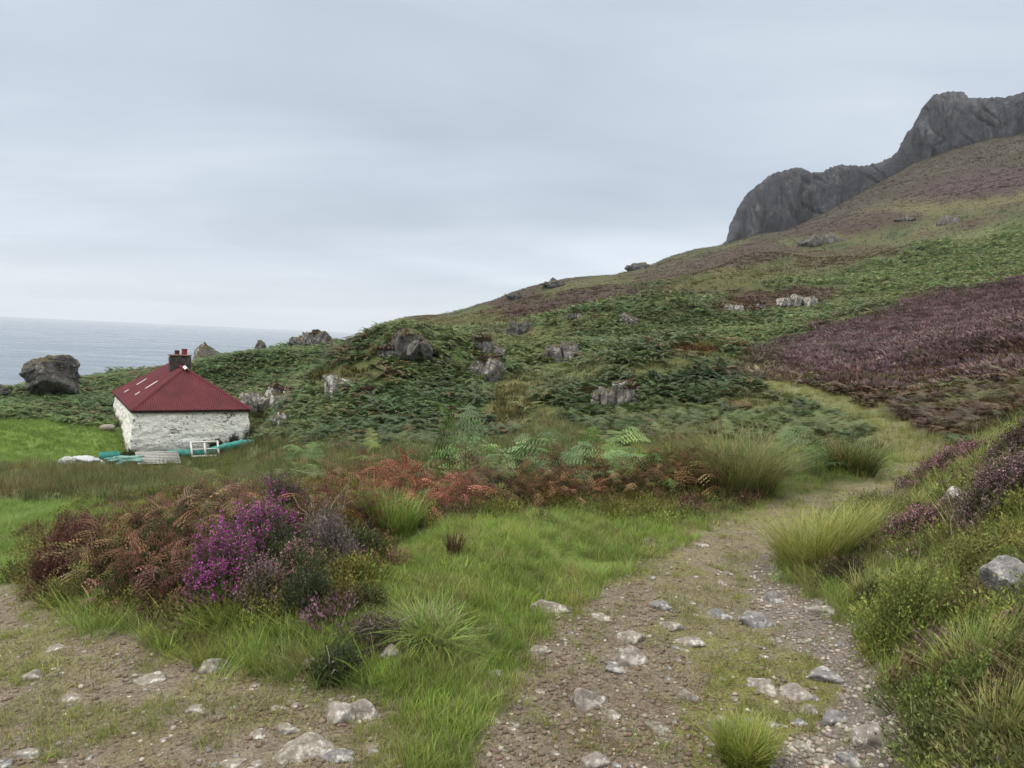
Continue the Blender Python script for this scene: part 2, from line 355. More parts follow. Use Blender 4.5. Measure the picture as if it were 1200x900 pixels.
def ground_colour(x, y, z):
    m, px, py, d = zone_masks(x, y, z)
    n = len(x); col = np.zeros((n, 3))
    a = x / np.maximum(d, 1); L = np.log(np.maximum(d, 1))
    # broad mixed hillside: streaks that follow the slope
    su, sv = px * .95 - py * .32, py * .95 + px * .22
    n1 = fbm(su / 90, sv / 17, 4, 60); n2 = fbm(su / 60 + 9, sv / 12, 4, 66); n3 = fbm(su / 22, sv / 8, 3, 71)
    col[:] = COLR['brk_l'] * .55 + COLR['olive'] * .45
    def over(w, c): 
        nonlocal col
        w = np.clip(w, 0, 1)[:, None]; col = col * (1 - w) + c * w
    over(sst(.05, .3, n1), COLR['hbr']); over(sst(.08, .32, n2), COLR['brk']); over(sst(.12, .4, -n1) * .8, COLR['straw']); over(sst(.1, .4, -n2) * .7, COLR['heath'])
    over(sst(.15, .4, n3) * .5, COLR['olive'])
    mid_ = sst(14, 24, d) * sst(125, 80, d); over(mid_ * (.45 + .5 * sst(-.25, .2, n2)), COLR['brk'] * .8 + COLR['brk_l'] * .15)
    over(sst(90, 200, d) * .4, COLR['hbr'] * .6 + COLR['olive'] * .4)
    over(m['upperheath'] * .8, K(82, 68, 58))
    bj, bk = 16 * fbm(su / 30, sv / 14, 3, 77), 7 * fbm(su / 30 + 7, sv / 14, 3, 79)
    for bx, by, rx, ry, key, wt in BLOBS:
        q = ((px + bj - bx) / rx) ** 2 + ((py + bk - by + .12 * (px - bx)) / ry) ** 2
        over(wt * sst(1.5, .45, q) * (d > (95 if (by < 392 and bx < 900 and key != 'brk_d') else 14)), COLR[key])
    fine = fbm(x * .9, y * .9, 3, 90); fine2 = fbm(x * 3, y * 3, 3, 95)
    over(m['heather'], COLR['purple'] * (1 + .25 * n3[:, None])); over(m['heather'] * sst(.02, .3, n2) * .7, COLR['heath']); over(m['heather'] * sst(.1, .4, -n3) * .6, K(112, 104, 74))
    over(m['brown'], COLR['hbr']); over(m['brown'] * sst(.0, .3, n3), COLR['dead'] * .9); over(m['brown'] * sst(.05, .35, -n3) * .8, COLR['olive']); over(m['brown'] * sst(.1, .35, n2) * .6, COLR['purple'])
    over(m['pathfar'], K(130, 132, 82)); over(m['pathfar'] * sst(.1, .4, n3) * .5, COLR['tan'])
    over(m['rush'], COLR['rush']); over(m['rush'] * sst(0, .4, n2), COLR['rush_b'])
    over(m['meadow'], COLR['meadow']); over(m['meadow_n'], COLR['grass'] * 1.05)
    near = (d < 18)
    over(((d < 14) & (py > 560)) * .9, COLR['rush'])
    over(m['rbank'], COLR['grass'] * .45 + COLR['heath'] * .4)
    over(m['short'], COLR['grass'] * .8); over(m['bushy'] * .9, K(84, 70, 54))

    over(m['track_l'], COLR['soil'] * 1.05); over(m['track_l'] * sst(-.05, .25, fine2), COLR['tan'] * .75); over(m['track_l'] * sst(.1, .35, fine) * .6, COLR['moss'])
    over(m['tongue'], COLR['grass'] * .8)
    over(m['track_r'], COLR['tan'] * .75); over(m['track_r'] * sst(0, .25, fine2) * .8, COLR['moss']); over(m['track_r'] * sst(0, .3, fine) * .7, COLR['soil'])
    over(m['dirt'], COLR['soil'] * .95); over(m['dirt'] * sst(.05, .35, fine2) * .75, COLR['soil_d']); over(m['dirt'] * sst(.1, .3, -fine) * .7, COLR['moss'] * .9)
    over(m['moss'], COLR['moss'] * .85); over(m['moss'] * sst(.1, .3, fine2) * .7, COLR['soil'])
    over(m['gravel'], COLR['gravel'] * .8); over(m['gravel'] * sst(.1, .3, fine2) * .5, COLR['soil'])
    # bare eroded edges of the banks
    over(sst(0, 1, m['rbank'] * (1 - m['rbank']) * 4) * .6 * near, COLR['soil_d'])
    # undersea / shore
    over(sst(-52, -58, z), K(90, 88, 84))
    return col, m, px, py, d

# ------------------------------------------------------------------ terrain mesh
az_in = np.radians(np.arange(-50, 52.01, .095)); az_l = np.radians(np.arange(-180, -50, 1.5)); az_r = np.radians(np.arange(53.5, 180.01, 1.5))
AZ = np.concatenate([az_l, az_in, az_r]); AZ = np.append(AZ, AZ[0] + 2 * PI) if False else AZ
RR = np.exp(np.concatenate([np.linspace(math.log(.35), math.log(2.2), 22)[:-1], np.linspace(math.log(2.2), math.log(14), 250)[:-1], np.linspace(math.log(14), math.log(1500), 420)]))
A, R = np.meshgrid(AZ, RR, indexing='ij')
gx, gy = (np.sin(A) * R).ravel(), (np.cos(A) * R).ravel()
gz = height(gx, gy)
nA, nR = A.shape
gcol, gm, gpx, gpy, gd = ground_colour(gx, gy, gz)
i0 = (np.arange(nA)[:, None] * nR + np.arange(nR - 1)[None, :]); i1 = (((np.arange(nA) + 1) % nA)[:, None] * nR + np.arange(nR - 1)[None, :])
GF = np.stack([i0, i0 + 1, i1 + 1, i1], -1).reshape(-1, 4)[:, ::-1]
# close the small hole under the viewer
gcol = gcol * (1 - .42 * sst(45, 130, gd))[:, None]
cidx = len(gx); gx = np.append(gx, 0); gy = np.append(gy, 0); gz = np.append(gz, 0); gcol = np.vstack([gcol, COLR['soil'][None]])

def make_ground_mat():
    m, nt, out = mat('ground_cover'); L = nt.links.new
    a = N(nt, 'ShaderNodeAttribute', attribute_name='Col'); P = pos_n(nt)
    f1 = noise_n(nt, P, 55, 5, .65); f2 = noise_n(nt, P, 9, 5, .6); f3 = noise_n(nt, P, .6, 6, .6)
    v = math_(nt, 'ADD', math_(nt, 'MULTIPLY', f1, 1.7), math_(nt, 'MULTIPLY', f2, .9))
    v = math_(nt, 'ADD', v, math_(nt, 'MULTIPLY', f3, .5)); v = math_(nt, 'MAXIMUM', math_(nt, 'SUBTRACT', v, .58), .25); f4 = noise_n(nt, P, 130, 3, .7); f5 = noise_n(nt, P, 24, 5, .7)
    mul = N(nt, 'ShaderNodeVectorMath', operation='SCALE'); L(a.outputs['Color'], mul.inputs[0]); L(v, mul.inputs['Scale'])
    vor = N(nt, 'ShaderNodeTexVoronoi'); vor.inputs['Scale'].default_value = 38; L(P, vor.inputs['Vector'])
    spec = ramp(nt, vor.outputs['Distance'], [(0, (1, 1, 1)), (.16, (.2, .2, .2)), (.22, (0, 0, 0))])
    soil = N(nt, 'ShaderNodeAttribute', attribute_name='stony')
    k = math_(nt, 'MULTIPLY', spec, soil.outputs['Fac'])
    st_ = N(nt, 'ShaderNodeMath', operation='MINIMUM'); L(math_(nt, 'MULTIPLY', soil.outputs['Fac'], 2.0), st_.inputs[0]); st_.inputs[1].default_value = 1
    base = mixc(nt, math_(nt, 'MULTIPLY', ramp(nt, f5, [(.52, (0, 0, 0)), (.62, (.55, .55, .55))]), st_.outputs[0]), mul.outputs[0], tuple(K(170, 156, 130, .55)))
    base = mixc(nt, math_(nt, 'MULTIPLY', ramp(nt, f4, [(.36, (.6, .6, .6)), (.46, (0, 0, 0))]), st_.outputs[0]), base, tuple(K(72, 56, 44, .6)))
    col = mixc(nt, math_(nt, 'MULTIPLY', k, .55), base, tuple(K(176, 166, 150)))
    b = N(nt, 'ShaderNodeBsdfPrincipled'); b.inputs['Roughness'].default_value = .93; b.inputs['Specular IOR Level'].default_value = .2
    L(col, b.inputs['Base Color'])
    bb = bump_n(nt, f1, .9, .035); bb = bump_n(nt, f2, .8, .09, bb); bb = bump_n(nt, f3, .7, .5, bb)
    L(bb, b.inputs['Normal']); L(b.outputs[0], out.inputs[0]); return m
M_ground = make_ground_mat()
tri_c = None
ground = mesh_np('ground', np.stack([gx, gy, gz], 1), GF, M_ground, gcol, smooth=True, sides=4)
st = ground.data.attributes.new('stony', 'FLOAT', 'POINT')
sv_ = np.clip(gm['track_r'] + gm['track_l'] * .9, 0, 1) * (.35 + .65 * gm['gravel']); st.data.foreach_set('value', np.append(sv_, .3).astype(np.float32))
tag(ground, kind='structure')

# ------------------------------------------------------------------ sea
def make_sea():
    m, nt, out = mat('sea_water'); L = nt.links.new
    b = N(nt, 'ShaderNodeBsdfPrincipled'); b.inputs['Base Color'].default_value = (.085, .11, .14, 1); b.inputs['Roughness'].default_value = .26
    b.inputs['IOR'].default_value = 1.33
    P = pos_n(nt); mp = N(nt, 'ShaderNodeMapping'); mp.inputs['Scale'].default_value = (.35, 1, 1); mp.inputs['Rotation'].default_value = (0, 0, .5); L(P, mp.inputs[0])
    f = noise_n(nt, mp.outputs[0], .16, 7, .62); g = noise_n(nt, mp.outputs[0], .012, 4, .6)
    L(ramp(nt, noise_n(nt, mp.outputs[0], .02, 5, .6), [(.35, (.14, .14, .14)), (.65, (.4, .4, .4))]), b.inputs['Roughness'])
    bb = bump_n(nt, f, .8, 2.2); bb = bump_n(nt, g, .3, 8, bb); L(bb, b.inputs['Normal'])
    L(b.outputs[0], out.inputs[0])
    bm = bmesh.new()
    R = [0, 200, 500, 1500, 4000, 8000, 14000]
    rings = []
    for r in R[1:]:
        rings.append([bm.verts.new((r * math.sin(t * PI / 48), r * math.cos(t * PI / 48), 0)) for t in range(96)])
    bm.faces.new(rings[0][::-1])
    for q in range(len(rings) - 1):
        for t in range(96):
            bm.faces.new((rings[q][t], rings[q][(t + 1) % 96], rings[q + 1][(t + 1) % 96], rings[q + 1][t]))
    bmesh.ops.recalc_face_normals(bm, faces=bm.faces)
    if next(iter(bm.faces)).normal.z < 0: bmesh.ops.reverse_faces(bm, faces=bm.faces)
    o = bm_obj('sea', bm, m, loc=(0, 0, -60)); tag(o, kind='structure')
make_sea()

# ------------------------------------------------------------------ rock materials
def make_rock_mat(name, base, light, lichen, lichen_amt, scale, crack=.5, grass=0.0, band=1.0, bdist=.03):
    m, nt, out = mat(name); L = nt.links.new; P = obj_n(nt)
    mp = N(nt, 'ShaderNodeMapping'); mp.inputs['Scale'].default_value = (1, 1, band); L(P, mp.inputs[0]); V = mp.outputs[0]
    f1 = noise_n(nt, V, scale, 7, .62); f2 = noise_n(nt, V, scale * 5, 6, .7); f3 = noise_n(nt, V, scale * .35, 5, .6, .6)
    col = ramp(nt, f1, [(.3, tuple(np.array(base) * .6)), (.5, tuple(base)), (.68, tuple(light))])
    li = ramp(nt, noise_n(nt, V, scale * 2.3, 6, .7), [(.62 - lichen_amt * .2, (0, 0, 0)), (.68 - lichen_amt * .15, (1, 1, 1))])
    col = mixc(nt, li, col, tuple(lichen))
    col = mixc(nt, ramp(nt, f2, [(.35, (.65, .65, .65)), (.6, (0, 0, 0))]), col, tuple(np.array(base) * .35))
    if grass:
        geo = N(nt, 'ShaderNodeNewGeometry'); sx = N(nt, 'ShaderNodeSeparateXYZ'); L(geo.outputs['Normal'], sx.inputs[0])
        up = math_(nt, 'ADD', sx.outputs[2], math_(nt, 'MULTIPLY', f3, .9))
        gr = ramp(nt, up, [(1.16 - grass * .4, (0, 0, 0)), (1.3 - grass * .4, (1, 1, 1))])
        gc = mixc(nt, f1, tuple(K(96, 96, 60)), tuple(K(84, 70, 56)))
        col = mixc(nt, gr, col, gc)
    b = N(nt, 'ShaderNodeBsdfPrincipled'); b.inputs['Roughness'].default_value = .9; b.inputs['Specular IOR Level'].default_value = .25
    L(col, b.inputs['Base Color'])
    vor = N(nt, 'ShaderNodeTexVoronoi', feature='DISTANCE_TO_EDGE'); vor.inputs['Scale'].default_value = scale * 1.6; L(V, vor.inputs['Vector'])
    cr = ramp(nt, vor.outputs['Distance'], [(0, (0, 0, 0)), (.06, (1, 1, 1))])
    bb = bump_n(nt, f2, .6, bdist); bb = bump_n(nt, f1, .8, bdist * 3, bb); bb = bump_n(nt, cr, crack, bdist * 1.5, bb)
    L(bb, b.inputs['Normal']); L(b.outputs[0], out.inputs[0]); return m
M_cliff = make_rock_mat('cliff_rock', K(72,73,80,.5), K(106,105,110,.58), K(130,126,118,.58), .15, .05, .25, .3, .6, 2.2)
M_crag = make_rock_mat('crag_rock', K(126,120,116,.82), K(160,154,148,.82), K(190,184,176,.82), .45, 1.3, .6, .8, .8, .07)
M_palecrag = make_rock_mat('pale_crag_rock', K(152,146,140,.95), K(192,188,180,.95), K(220,216,208,.95), .6, 1.5, .5, .8, .6, .07)
M_darkcrag = make_rock_mat('dark_crag_rock', K(100,96,94,.8), K(130,126,122,.8), K(156,150,142,.8), .3, .9, .6, .45, .8, .08)
M_stone = make_rock_mat('track_stone', K(150,140,130,.72), K(186,178,166,.72), K(206,200,190,.72), .35, 9, .35, 0, 1, .006)
M_stone_w = make_rock_mat('pale_track_stone', K(160,150,136,.62), K(188,180,168,.62), K(210,204,194,.62), .4, 12, .3, 0, 1, .005)
M_stone_d = make_rock_mat('grey_track_stone', K(138,134,132,.7), K(172,168,162,.7), K(196,192,186,.7), .35, 10, .4, 0, 1, .006)

# ------------------------------------------------------------------ distant cliff
CT = [(846,286),(851,283),(856,265),(863,247),(868,238),(876,228),(885,220),(900,208),(925,199),(935,198),(950,203),(965,203),(985,194),(1005,197),(1030,192),(1045,187),(1051,180),(1058,165),(1070,148),(1080,128),(1092,114),(1110,110),(1125,112),(1135,117),(1175,116),(1190,113),(1200,110),(1260,98),(1340,92),(1450,110)]
CB = [(846,287),(900,274),(940,262),(985,240),(1020,224),(1045,207),(1080,190),(1105,176),(1150,166),(1200,160),(1320,142),(1450,125)]
def make_cliff():
    n, mv = 560, 150
    pxs = np.linspace(847, 1440, n); top = np.interp(pxs, [a for a, _ in CT], [b for _, b in CT]); bot = np.interp(pxs, [a for a, _ in CB], [b for _, b in CB])
    V = np.zeros((n, mv, 3)); bot = bot + 7 * fbm(pxs / 22, pxs * 0 + 8, 3, 160) * np.clip((bot - top) / 30, 0, 1)
    # ribs and recesses of the face seen in plan
    rec = 9 * fbm(pxs / 60, pxs * 0, 4, 120) + 3 * fbm(pxs / 14, pxs * 0 + 3, 3, 124)
    for i in range(n):
        rb = ray(pxs[i], bot[i]); rt = ray(pxs[i], top[i]); hb = math.hypot(rb[0], rb[1]); ht = math.hypot(rt[0], rt[1])
        db = 600 + rec[i]; hgt = (bot[i] - top[i]) / 850 * 640
        dt = db + 8 + hgt * .42
        pb = EYE + rb / hb * db; pt = EYE + rt / ht * dt
        for j in range(mv):
            v = j / (mv - 1)
            if v < .08:
                q = v / .08; p = pb.copy(); p[2] = pb[2] - 14 * (1 - q)
            elif v < .75:
                q = (v - .08) / .67
                # steep wall that rounds over at its brow
                hx = q ** 1.9 * .75 + q * .25; hz = math.sin(q * PI / 2) ** .85
                p = pb * (1 - hx) + pt * hx; p[2] = pb[2] + (pt[2] - pb[2]) * hz
            else:
                q = (v - .75) / .25; p = pt + (pt - EYE) / dt * 220 * q; p[2] = pt[2] - 6 * q - 70 * q * q
            V[i, j] = p
    du = np.gradient(V, axis=0); dv = np.gradient(V, axis=1); nn = np.cross(du, dv); nn /= np.linalg.norm(nn, axis=2)[..., None] + 1e-9
    flip = (nn @ np.array([0, -1, .3])) < 0; nn[flip] *= -1
    U = np.repeat(pxs[:, None], mv, 1) * .72; H = V[..., 2]
    fiss = -(1 - sst(0, .22, np.abs(noise2(U / 16 + .05 * H + .8 * noise2(U / 30, H / 30, 155), H / 45, 130)))) * 3.0 * sst(-.2, .3, noise2(U / 40, H / 90, 151)) - (1 - sst(0, .3, np.abs(noise2(U / 5 + .05 * H, H / 40, 133)))) * 1.5
    blocky = 3.2 * fbm(U / 34 + H / 70, H / 70, 3, 140, .42) + 1.3 * fbm(U / 5, H / 9, 4, 147, .6)
    fade = sst(0, .1, np.linspace(0, 1, mv))[None, :] * (1 - .92 * sst(.55, .72, np.linspace(0, 1, mv)))[None, :]
    size = np.clip((bot - top) / 40, .05, 1)[:, None]
    V = V + nn * ((fiss + blocky + 2) * fade * size)[..., None]
    i = np.arange(n - 1)[:, None] * mv + np.arange(mv - 1)[None, :]
    F = np.stack([i, i + mv, i + mv + 1, i + 1], -1).reshape(-1, 4)
    o = mesh_np('cliff', V.reshape(-1, 3), F, M_cliff, smooth=True, sides=4); tag(o, kind='structure')
make_cliff()

# ------------------------------------------------------------------ sky, sun, camera
def make_world():
    w = bpy.data.worlds.new('World'); bpy.context.scene.world = w; w.use_nodes = True
    nt = w.node_tree; nt.nodes.clear(); L = nt.links.new
    out = nt.nodes.new('ShaderNodeOutputWorld')
    sky = N(nt, 'ShaderNodeTexSky', sky_type='NISHITA', sun_disc=False); sky.sun_elevation = SUN_EL; sky.sun_rotation = SUN_AZ
    b1 = N(nt, 'ShaderNodeBackground'); b1.inputs[1].default_value = .1; L(sky.outputs[0], b1.inputs[0])
    tc = N(nt, 'ShaderNodeTexCoord'); sep = N(nt, 'ShaderNodeSeparateXYZ'); L(tc.outputs['Generated'], sep.inputs[0])
    # cloud deck: directions carried onto a flat layer overhead
    zc = math_(nt, 'MAXIMUM', sep.outputs[2], 0.0); den = math_(nt, 'ADD', zc, .16)
    cmb = N(nt, 'ShaderNodeCombineXYZ'); L(math_(nt, 'DIVIDE', sep.outputs[0], den), cmb.inputs[0]); L(math_(nt, 'DIVIDE', sep.outputs[1], den), cmb.inputs[1])
    mp = N(nt, 'ShaderNodeMapping'); mp.inputs['Scale'].default_value = (.34, .55, 1); mp.inputs['Rotation'].default_value = (0, 0, -.3); mp.inputs['Location'].default_value = CLOUD_OFF; L(cmb.outputs[0], mp.inputs[0])
    c1 = noise_n(nt, mp.outputs[0], 1.0, 4, .45, .5); c2 = noise_n(nt, mp.outputs[0], 2.6, 5, .5, .8)
    c = math_(nt, 'ADD', math_(nt, 'MULTIPLY', c1, .7), math_(nt, 'MULTIPLY', c2, .3))
    col = ramp(nt, c, [(.36, (.405, .46, .53)), (.5, (.50, .556, .63)), (.64, (.63, .68, .745))])
    # low bright gap along the sea horizon; unseen zenith boosted to light the land
    el = sep.outputs[2]
    low = ramp(nt, el, [(0, (.94, .96, .98)), (.02, (1.0, 1.0, 1.0)), (.05, (1.16, 1.14, 1.11)), (.085, (1.02, 1.02, 1.02)), (.2, (.92, .925, .94)), (.42, (1, 1, 1))])
    col = mixc(nt, 1.0, col, low, 'MULTIPLY')
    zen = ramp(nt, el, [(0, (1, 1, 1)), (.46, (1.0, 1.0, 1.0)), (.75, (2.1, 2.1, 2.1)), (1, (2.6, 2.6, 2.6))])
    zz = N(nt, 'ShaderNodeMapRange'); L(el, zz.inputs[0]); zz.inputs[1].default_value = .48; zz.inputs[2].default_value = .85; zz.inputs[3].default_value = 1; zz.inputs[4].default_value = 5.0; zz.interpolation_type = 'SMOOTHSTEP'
    warm = N(nt, 'ShaderNodeMapRange'); L(el, warm.inputs[0]); warm.inputs[1].default_value = .46; warm.inputs[2].default_value = .8  # unseen upper sky warmed to offset blue light on the land
    col = mixc(nt, warm.outputs[0], col, (.60, .60, .575))
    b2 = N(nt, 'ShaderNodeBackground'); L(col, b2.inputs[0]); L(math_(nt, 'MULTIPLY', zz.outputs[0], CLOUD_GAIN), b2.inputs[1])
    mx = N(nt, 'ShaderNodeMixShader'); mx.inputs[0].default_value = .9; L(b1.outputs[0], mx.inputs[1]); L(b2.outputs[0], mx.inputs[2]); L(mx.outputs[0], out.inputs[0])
SUN_EL, SUN_AZ = math.radians(52), math.radians(-105)
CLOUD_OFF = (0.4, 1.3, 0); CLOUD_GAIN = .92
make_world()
sl = bpy.data.lights.new('sun', 'SUN'); sl.energy = 1.5; sl.angle = math.radians(14); sl.color = (1, .94, .84)
so = bpy.data.objects.new('sun', sl); C.objects.link(so)
sd = Vector((math.sin(SUN_AZ) * math.cos(SUN_EL), math.cos(SUN_AZ) * math.cos(SUN_EL), math.sin(SUN_EL)))
so.rotation_euler = sd.to_track_quat('Z', 'Y').to_euler()
cd = bpy.data.cameras.new('camera'); cd.sensor_width = 36; cd.lens = 36 * FPX / 1200; cd.clip_end = 100000; cd.clip_start = .05
co = bpy.data.objects.new('camera', cd); C.objects.link(co)
mw = Matrix([[_r[0], _u[0], -_f[0], EYE[0]], [_r[1], _u[1], -_f[1], EYE[1]], [_r[2], _u[2], -_f[2], EYE[2]], [0, 0, 0, 1]])
co.matrix_world = mw
sc = bpy.context.scene; sc.camera = co
sc.view_settings.view_transform = 'Standard'; sc.view_settings.look = 'None'; sc.view_settings.exposure = 0.5; sc.view_settings.gamma = 1
sc.cycles.max_bounces = 4; sc.cycles.diffuse_bounces = 2; sc.cycles.transmission_bounces = 2; sc.cycles.glossy_bounces = 2; sc.cycles.transparent_max_bounces = 4

def make_haze():
    m, nt, out = mat('haze_air'); v = N(nt, 'ShaderNodeVolumePrincipled'); v.inputs['Color'].default_value = (.86, .9, .95, 1); v.inputs['Density'].default_value = HAZE
    nt.links.new(v.outputs[0], out.inputs['Volume'])
    bm = bmesh.new(); bmesh.ops.create_cube(bm, size=1); top = max(float(gz.max()), max(v.co.z for v in bpy.data.objects['cliff'].data.vertices)) + 5; low = float(gz.min()) - 1
    for q in bm.verts: q.co = Vector((q.co.x * 29000, q.co.y * 29000, top if q.co.z > 0 else low))
    o = bm_obj('haze', bm, m); tag(o, 'thin grey sea haze', 'haze', kind='stuff')
HAZE = .0001
make_haze()
sc.cycles.volume_bounces = 0
# ------------------------------------------------------------------ plant materials
def make_leaf(name, trans=.35, rough=.6, spec=.25):
    m, nt, out = mat(name); L = nt.links.new
    a = N(nt, 'ShaderNodeAttribute', attribute_name='Col')
    b = N(nt, 'ShaderNodeBsdfPrincipled'); b.inputs['Roughness'].default_value = rough; b.inputs['Specular IOR Level'].default_value = spec
    f = noise_n(nt, pos_n(nt), 14, 3, .6); v = math_(nt, 'ADD', math_(nt, 'MULTIPLY', f, .8), .6)
    s = N(nt, 'ShaderNodeVectorMath', operation='SCALE'); L(a.outputs['Color'], s.inputs[0]); L(v, s.inputs['Scale'])
    t = N(nt, 'ShaderNodeBsdfTranslucent'); L(s.outputs[0], b.inputs['Base Color']); L(s.outputs[0], t.inputs['Color'])
    mx = N(nt, 'ShaderNodeMixShader'); mx.inputs[0].default_value = trans; L(b.outputs[0], mx.inputs[1]); L(t.outputs[0], mx.inputs[2]); L(mx.outputs[0], out.inputs[0])
    return m
M_grass = make_leaf('grass_blades', .35, .55, .3); M_fern = make_leaf('bracken_fronds', .3, .55, .3)
M_heath = make_leaf('heather_sprigs', .15, .8, .15); M_flower = make_leaf('heather_flowers', .3, .7, .15); M_dead = make_leaf('withered_fronds', .2, .8, .15)
M_twig = make_leaf('bare_twigs', 0.0, .85, .15)

# ------------------------------------------------------------------ plant shapes: (verts, tris, tone per vertex)
def merge(L):
    V, F, Tn, o = [], [], [], 0
    for v, f, t in L:
        V.append(v); F.append(f + o); Tn.append(t); o += len(v)
    return np.vstack(V), np.vstack(F), np.concatenate(Tn)

def blade(h, w, lean, az, r, segs=3, base=(0, 0)):
    k = np.linspace(0, 1, segs + 1); dx = lean * k ** 1.8
    px = base[0] + np.cos(az) * dx; py = base[1] + np.sin(az) * dx; pz = h * (k - .25 * (lean / (h + 1e-6)) ** 1 * k ** 2 * .6)
    wx, wy = -np.sin(az + r) * w / 2, np.cos(az + r) * w / 2
    ww = (1 - k) ** .6; V = []
    for i in range(segs):
        V += [(px[i] - wx * ww[i], py[i] - wy * ww[i], pz[i]), (px[i] + wx * ww[i], py[i] + wy * ww[i], pz[i])]
    V.append((px[-1], py[-1], pz[-1])); F = []
    for i in range(segs - 1):
        a = 2 * i; F += [(a, a + 1, a + 3), (a, a + 3, a + 2)]
    a = 2 * (segs - 1); F.append((a, a + 1, a + 2))
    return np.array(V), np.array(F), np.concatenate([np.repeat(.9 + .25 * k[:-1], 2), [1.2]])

def tuft(nb, h, w, spread, lean, rg, segs=3):
    L = []
    for _ in range(nb):
        a = rg.uniform(0, 2 * PI); rr = spread * math.sqrt(rg.random())
        hh = h * rg.uniform(.5, 1.15)
        b = blade(hh, w * rg.uniform(.7, 1.2), lean * hh * rg.uniform(.1, 1.2), a + rg.normal(0, .8), rg.uniform(-.6, .6), segs, (rr * math.cos(a), rr * math.sin(a)))
        L.append((b[0], b[1], b[2] * rg.uniform(.75, 1.25)))
    return merge(L)

def frond(Ln, W, npair, nsub, rise, droop, rg, stalk=.25, curl=0.0, wid=.3):
    """one bracken frond: triangular blade on a bare stalk, growing along +x from the ground"""
    V, F, Tn = [], [], []
    def tri(a, b, c, t):
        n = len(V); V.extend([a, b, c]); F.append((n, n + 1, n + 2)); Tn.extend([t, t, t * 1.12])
    def rp(t):
        s = stalk * .35 + Ln * (t - .12 * t * t); zz = stalk + rise * Ln * t - droop * Ln * t * t
        return np.array([s, curl * Ln * .3 * math.sin(t * 4) * t, zz])
    b0 = rp(0); side = np.array([0, .006, 0])
    tri((0, -.006, 0), (0, .006, 0), tuple(b0 + side), .8); tri((0, -.006, 0), tuple(b0 + side), tuple(b0 - side), .8)
    tri(tuple(b0 - side), tuple(b0 + side), tuple(rp(.5)), .9); tri(tuple(rp(.5) - side * .6), tuple(rp(.5) + side * .6), tuple(rp(1)), .9)
    for i in range(npair):
        t = (i + .3) / npair; p = rp(t); tn = rp(min(t + .05, 1)) - p; tn /= np.linalg.norm(tn) + 1e-9
        pl = W * (1 - t) ** .8 * (1 if i else .9)
        for sg in (-1, 1):
            dr = np.array([0, sg, 0]) + tn * rg.uniform(.25, .6) + np.array([0, 0, rg.uniform(-.35, .1) - curl * .6]); dr /= np.linalg.norm(dr)
            nrm = np.cross(dr, tn); nrm /= np.linalg.norm(nrm) + 1e-9; cr = np.cross(nrm, dr)
            l = pl * rg.uniform(.85, 1.1); tone = rg.uniform(.85, 1.15); sag = np.array([0, 0, -l * (.15 + .3 * curl)])
            if nsub <= 0:
                hw = Ln / npair * wid * 1.6
                m1 = p + dr * l * .35
                tri(tuple(p - cr * hw * .5), tuple(p + dr * l + sag), tuple(m1 + cr * hw), tone)
                if nsub == 0: tri(tuple(p + cr * hw * .3), tuple(m1 - cr * hw), tuple(p + dr * l + sag), tone * .95)
            else:
                for j in range(nsub):
                    s = (j + .4) / nsub; q = p + dr * l * s + sag * s * s; sl = l * .34 * (1 - s) ** .7 + .004; hw = l / nsub * wid
                    for s2 in (-1, 1):
                        e = q + cr * s2 * sl + dr * sl * .35 + nrm * rg.uniform(-.2, .2) * sl + np.array([0, 0, -sl * .8 * curl * rg.random()])
                        tri(tuple(q - dr * hw), tuple(q + dr * hw), tuple(e), tone * rg.uniform(.9, 1.1))
    return np.array(V, float), np.array(F), np.array(Tn)

def rotz(v, a, tilt=0):
    c, s = math.cos(tilt), math.sin(tilt); v = np.stack([v[:, 0] * c + v[:, 2] * s, v[:, 1], -v[:, 0] * s + v[:, 2] * c], 1)
    c, s = math.cos(a), math.sin(a); return np.stack([v[:, 0] * c - v[:, 1] * s, v[:, 0] * s + v[:, 1] * c, v[:, 2]], 1)

def fern_clump(nf, size, npair, nsub, rg, curl=0, wid=.3, stalk=(.15, .5)):
    L = []
    for k in range(nf):
        f = frond(size * rg.uniform(.6, 1.05), size * rg.uniform(.26, .4), npair, nsub, rg.uniform(.25, .75), rg.uniform(.35, .8) + curl * .5, rg, size * rg.uniform(*stalk), curl, wid)
        off = np.array([*(rg.normal(0, .12 * size, 2)), 0]); L.append((rotz(f[0], 2 * PI * k / nf + rg.normal(0, .5),  rg.normal(0, .06)) + off, f[1], f[2] * rg.uniform(.8, 1.2)))
    return merge(L)

def heath_tuft(n, r, h, rg, w=.05, flare=.5):
    """cushion of narrow upright sprays"""
    L = []
    for _ in range(n):
        a = rg.uniform(0, 2 * PI); q = math.sqrt(rg.random()); bx, by = r * q * math.cos(a), r * q * math.sin(a)
        hh = h * (1 - .55 * q * q) * rg.uniform(.7, 1.15); f = rg.uniform(0, 2 * PI); ww = w * rg.uniform(.6, 1.3)
        tx, ty = bx * (1 + flare) + rg.normal(0, .03) * r, by * (1 + flare) + rg.normal(0, .03) * r
        V = np.array([(bx, by, 0), (bx * .6 + tx * .4 + math.cos(f) * ww, by * .6 + ty * .4 + math.sin(f) * ww, hh * .6), (bx * .6 + tx * .4 - math.cos(f) * ww, by * .6 + ty * .4 - math.sin(f) * ww, hh * .62), (tx, ty, hh)])
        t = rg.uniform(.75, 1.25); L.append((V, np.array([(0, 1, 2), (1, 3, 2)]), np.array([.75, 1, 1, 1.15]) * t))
    return merge(L)

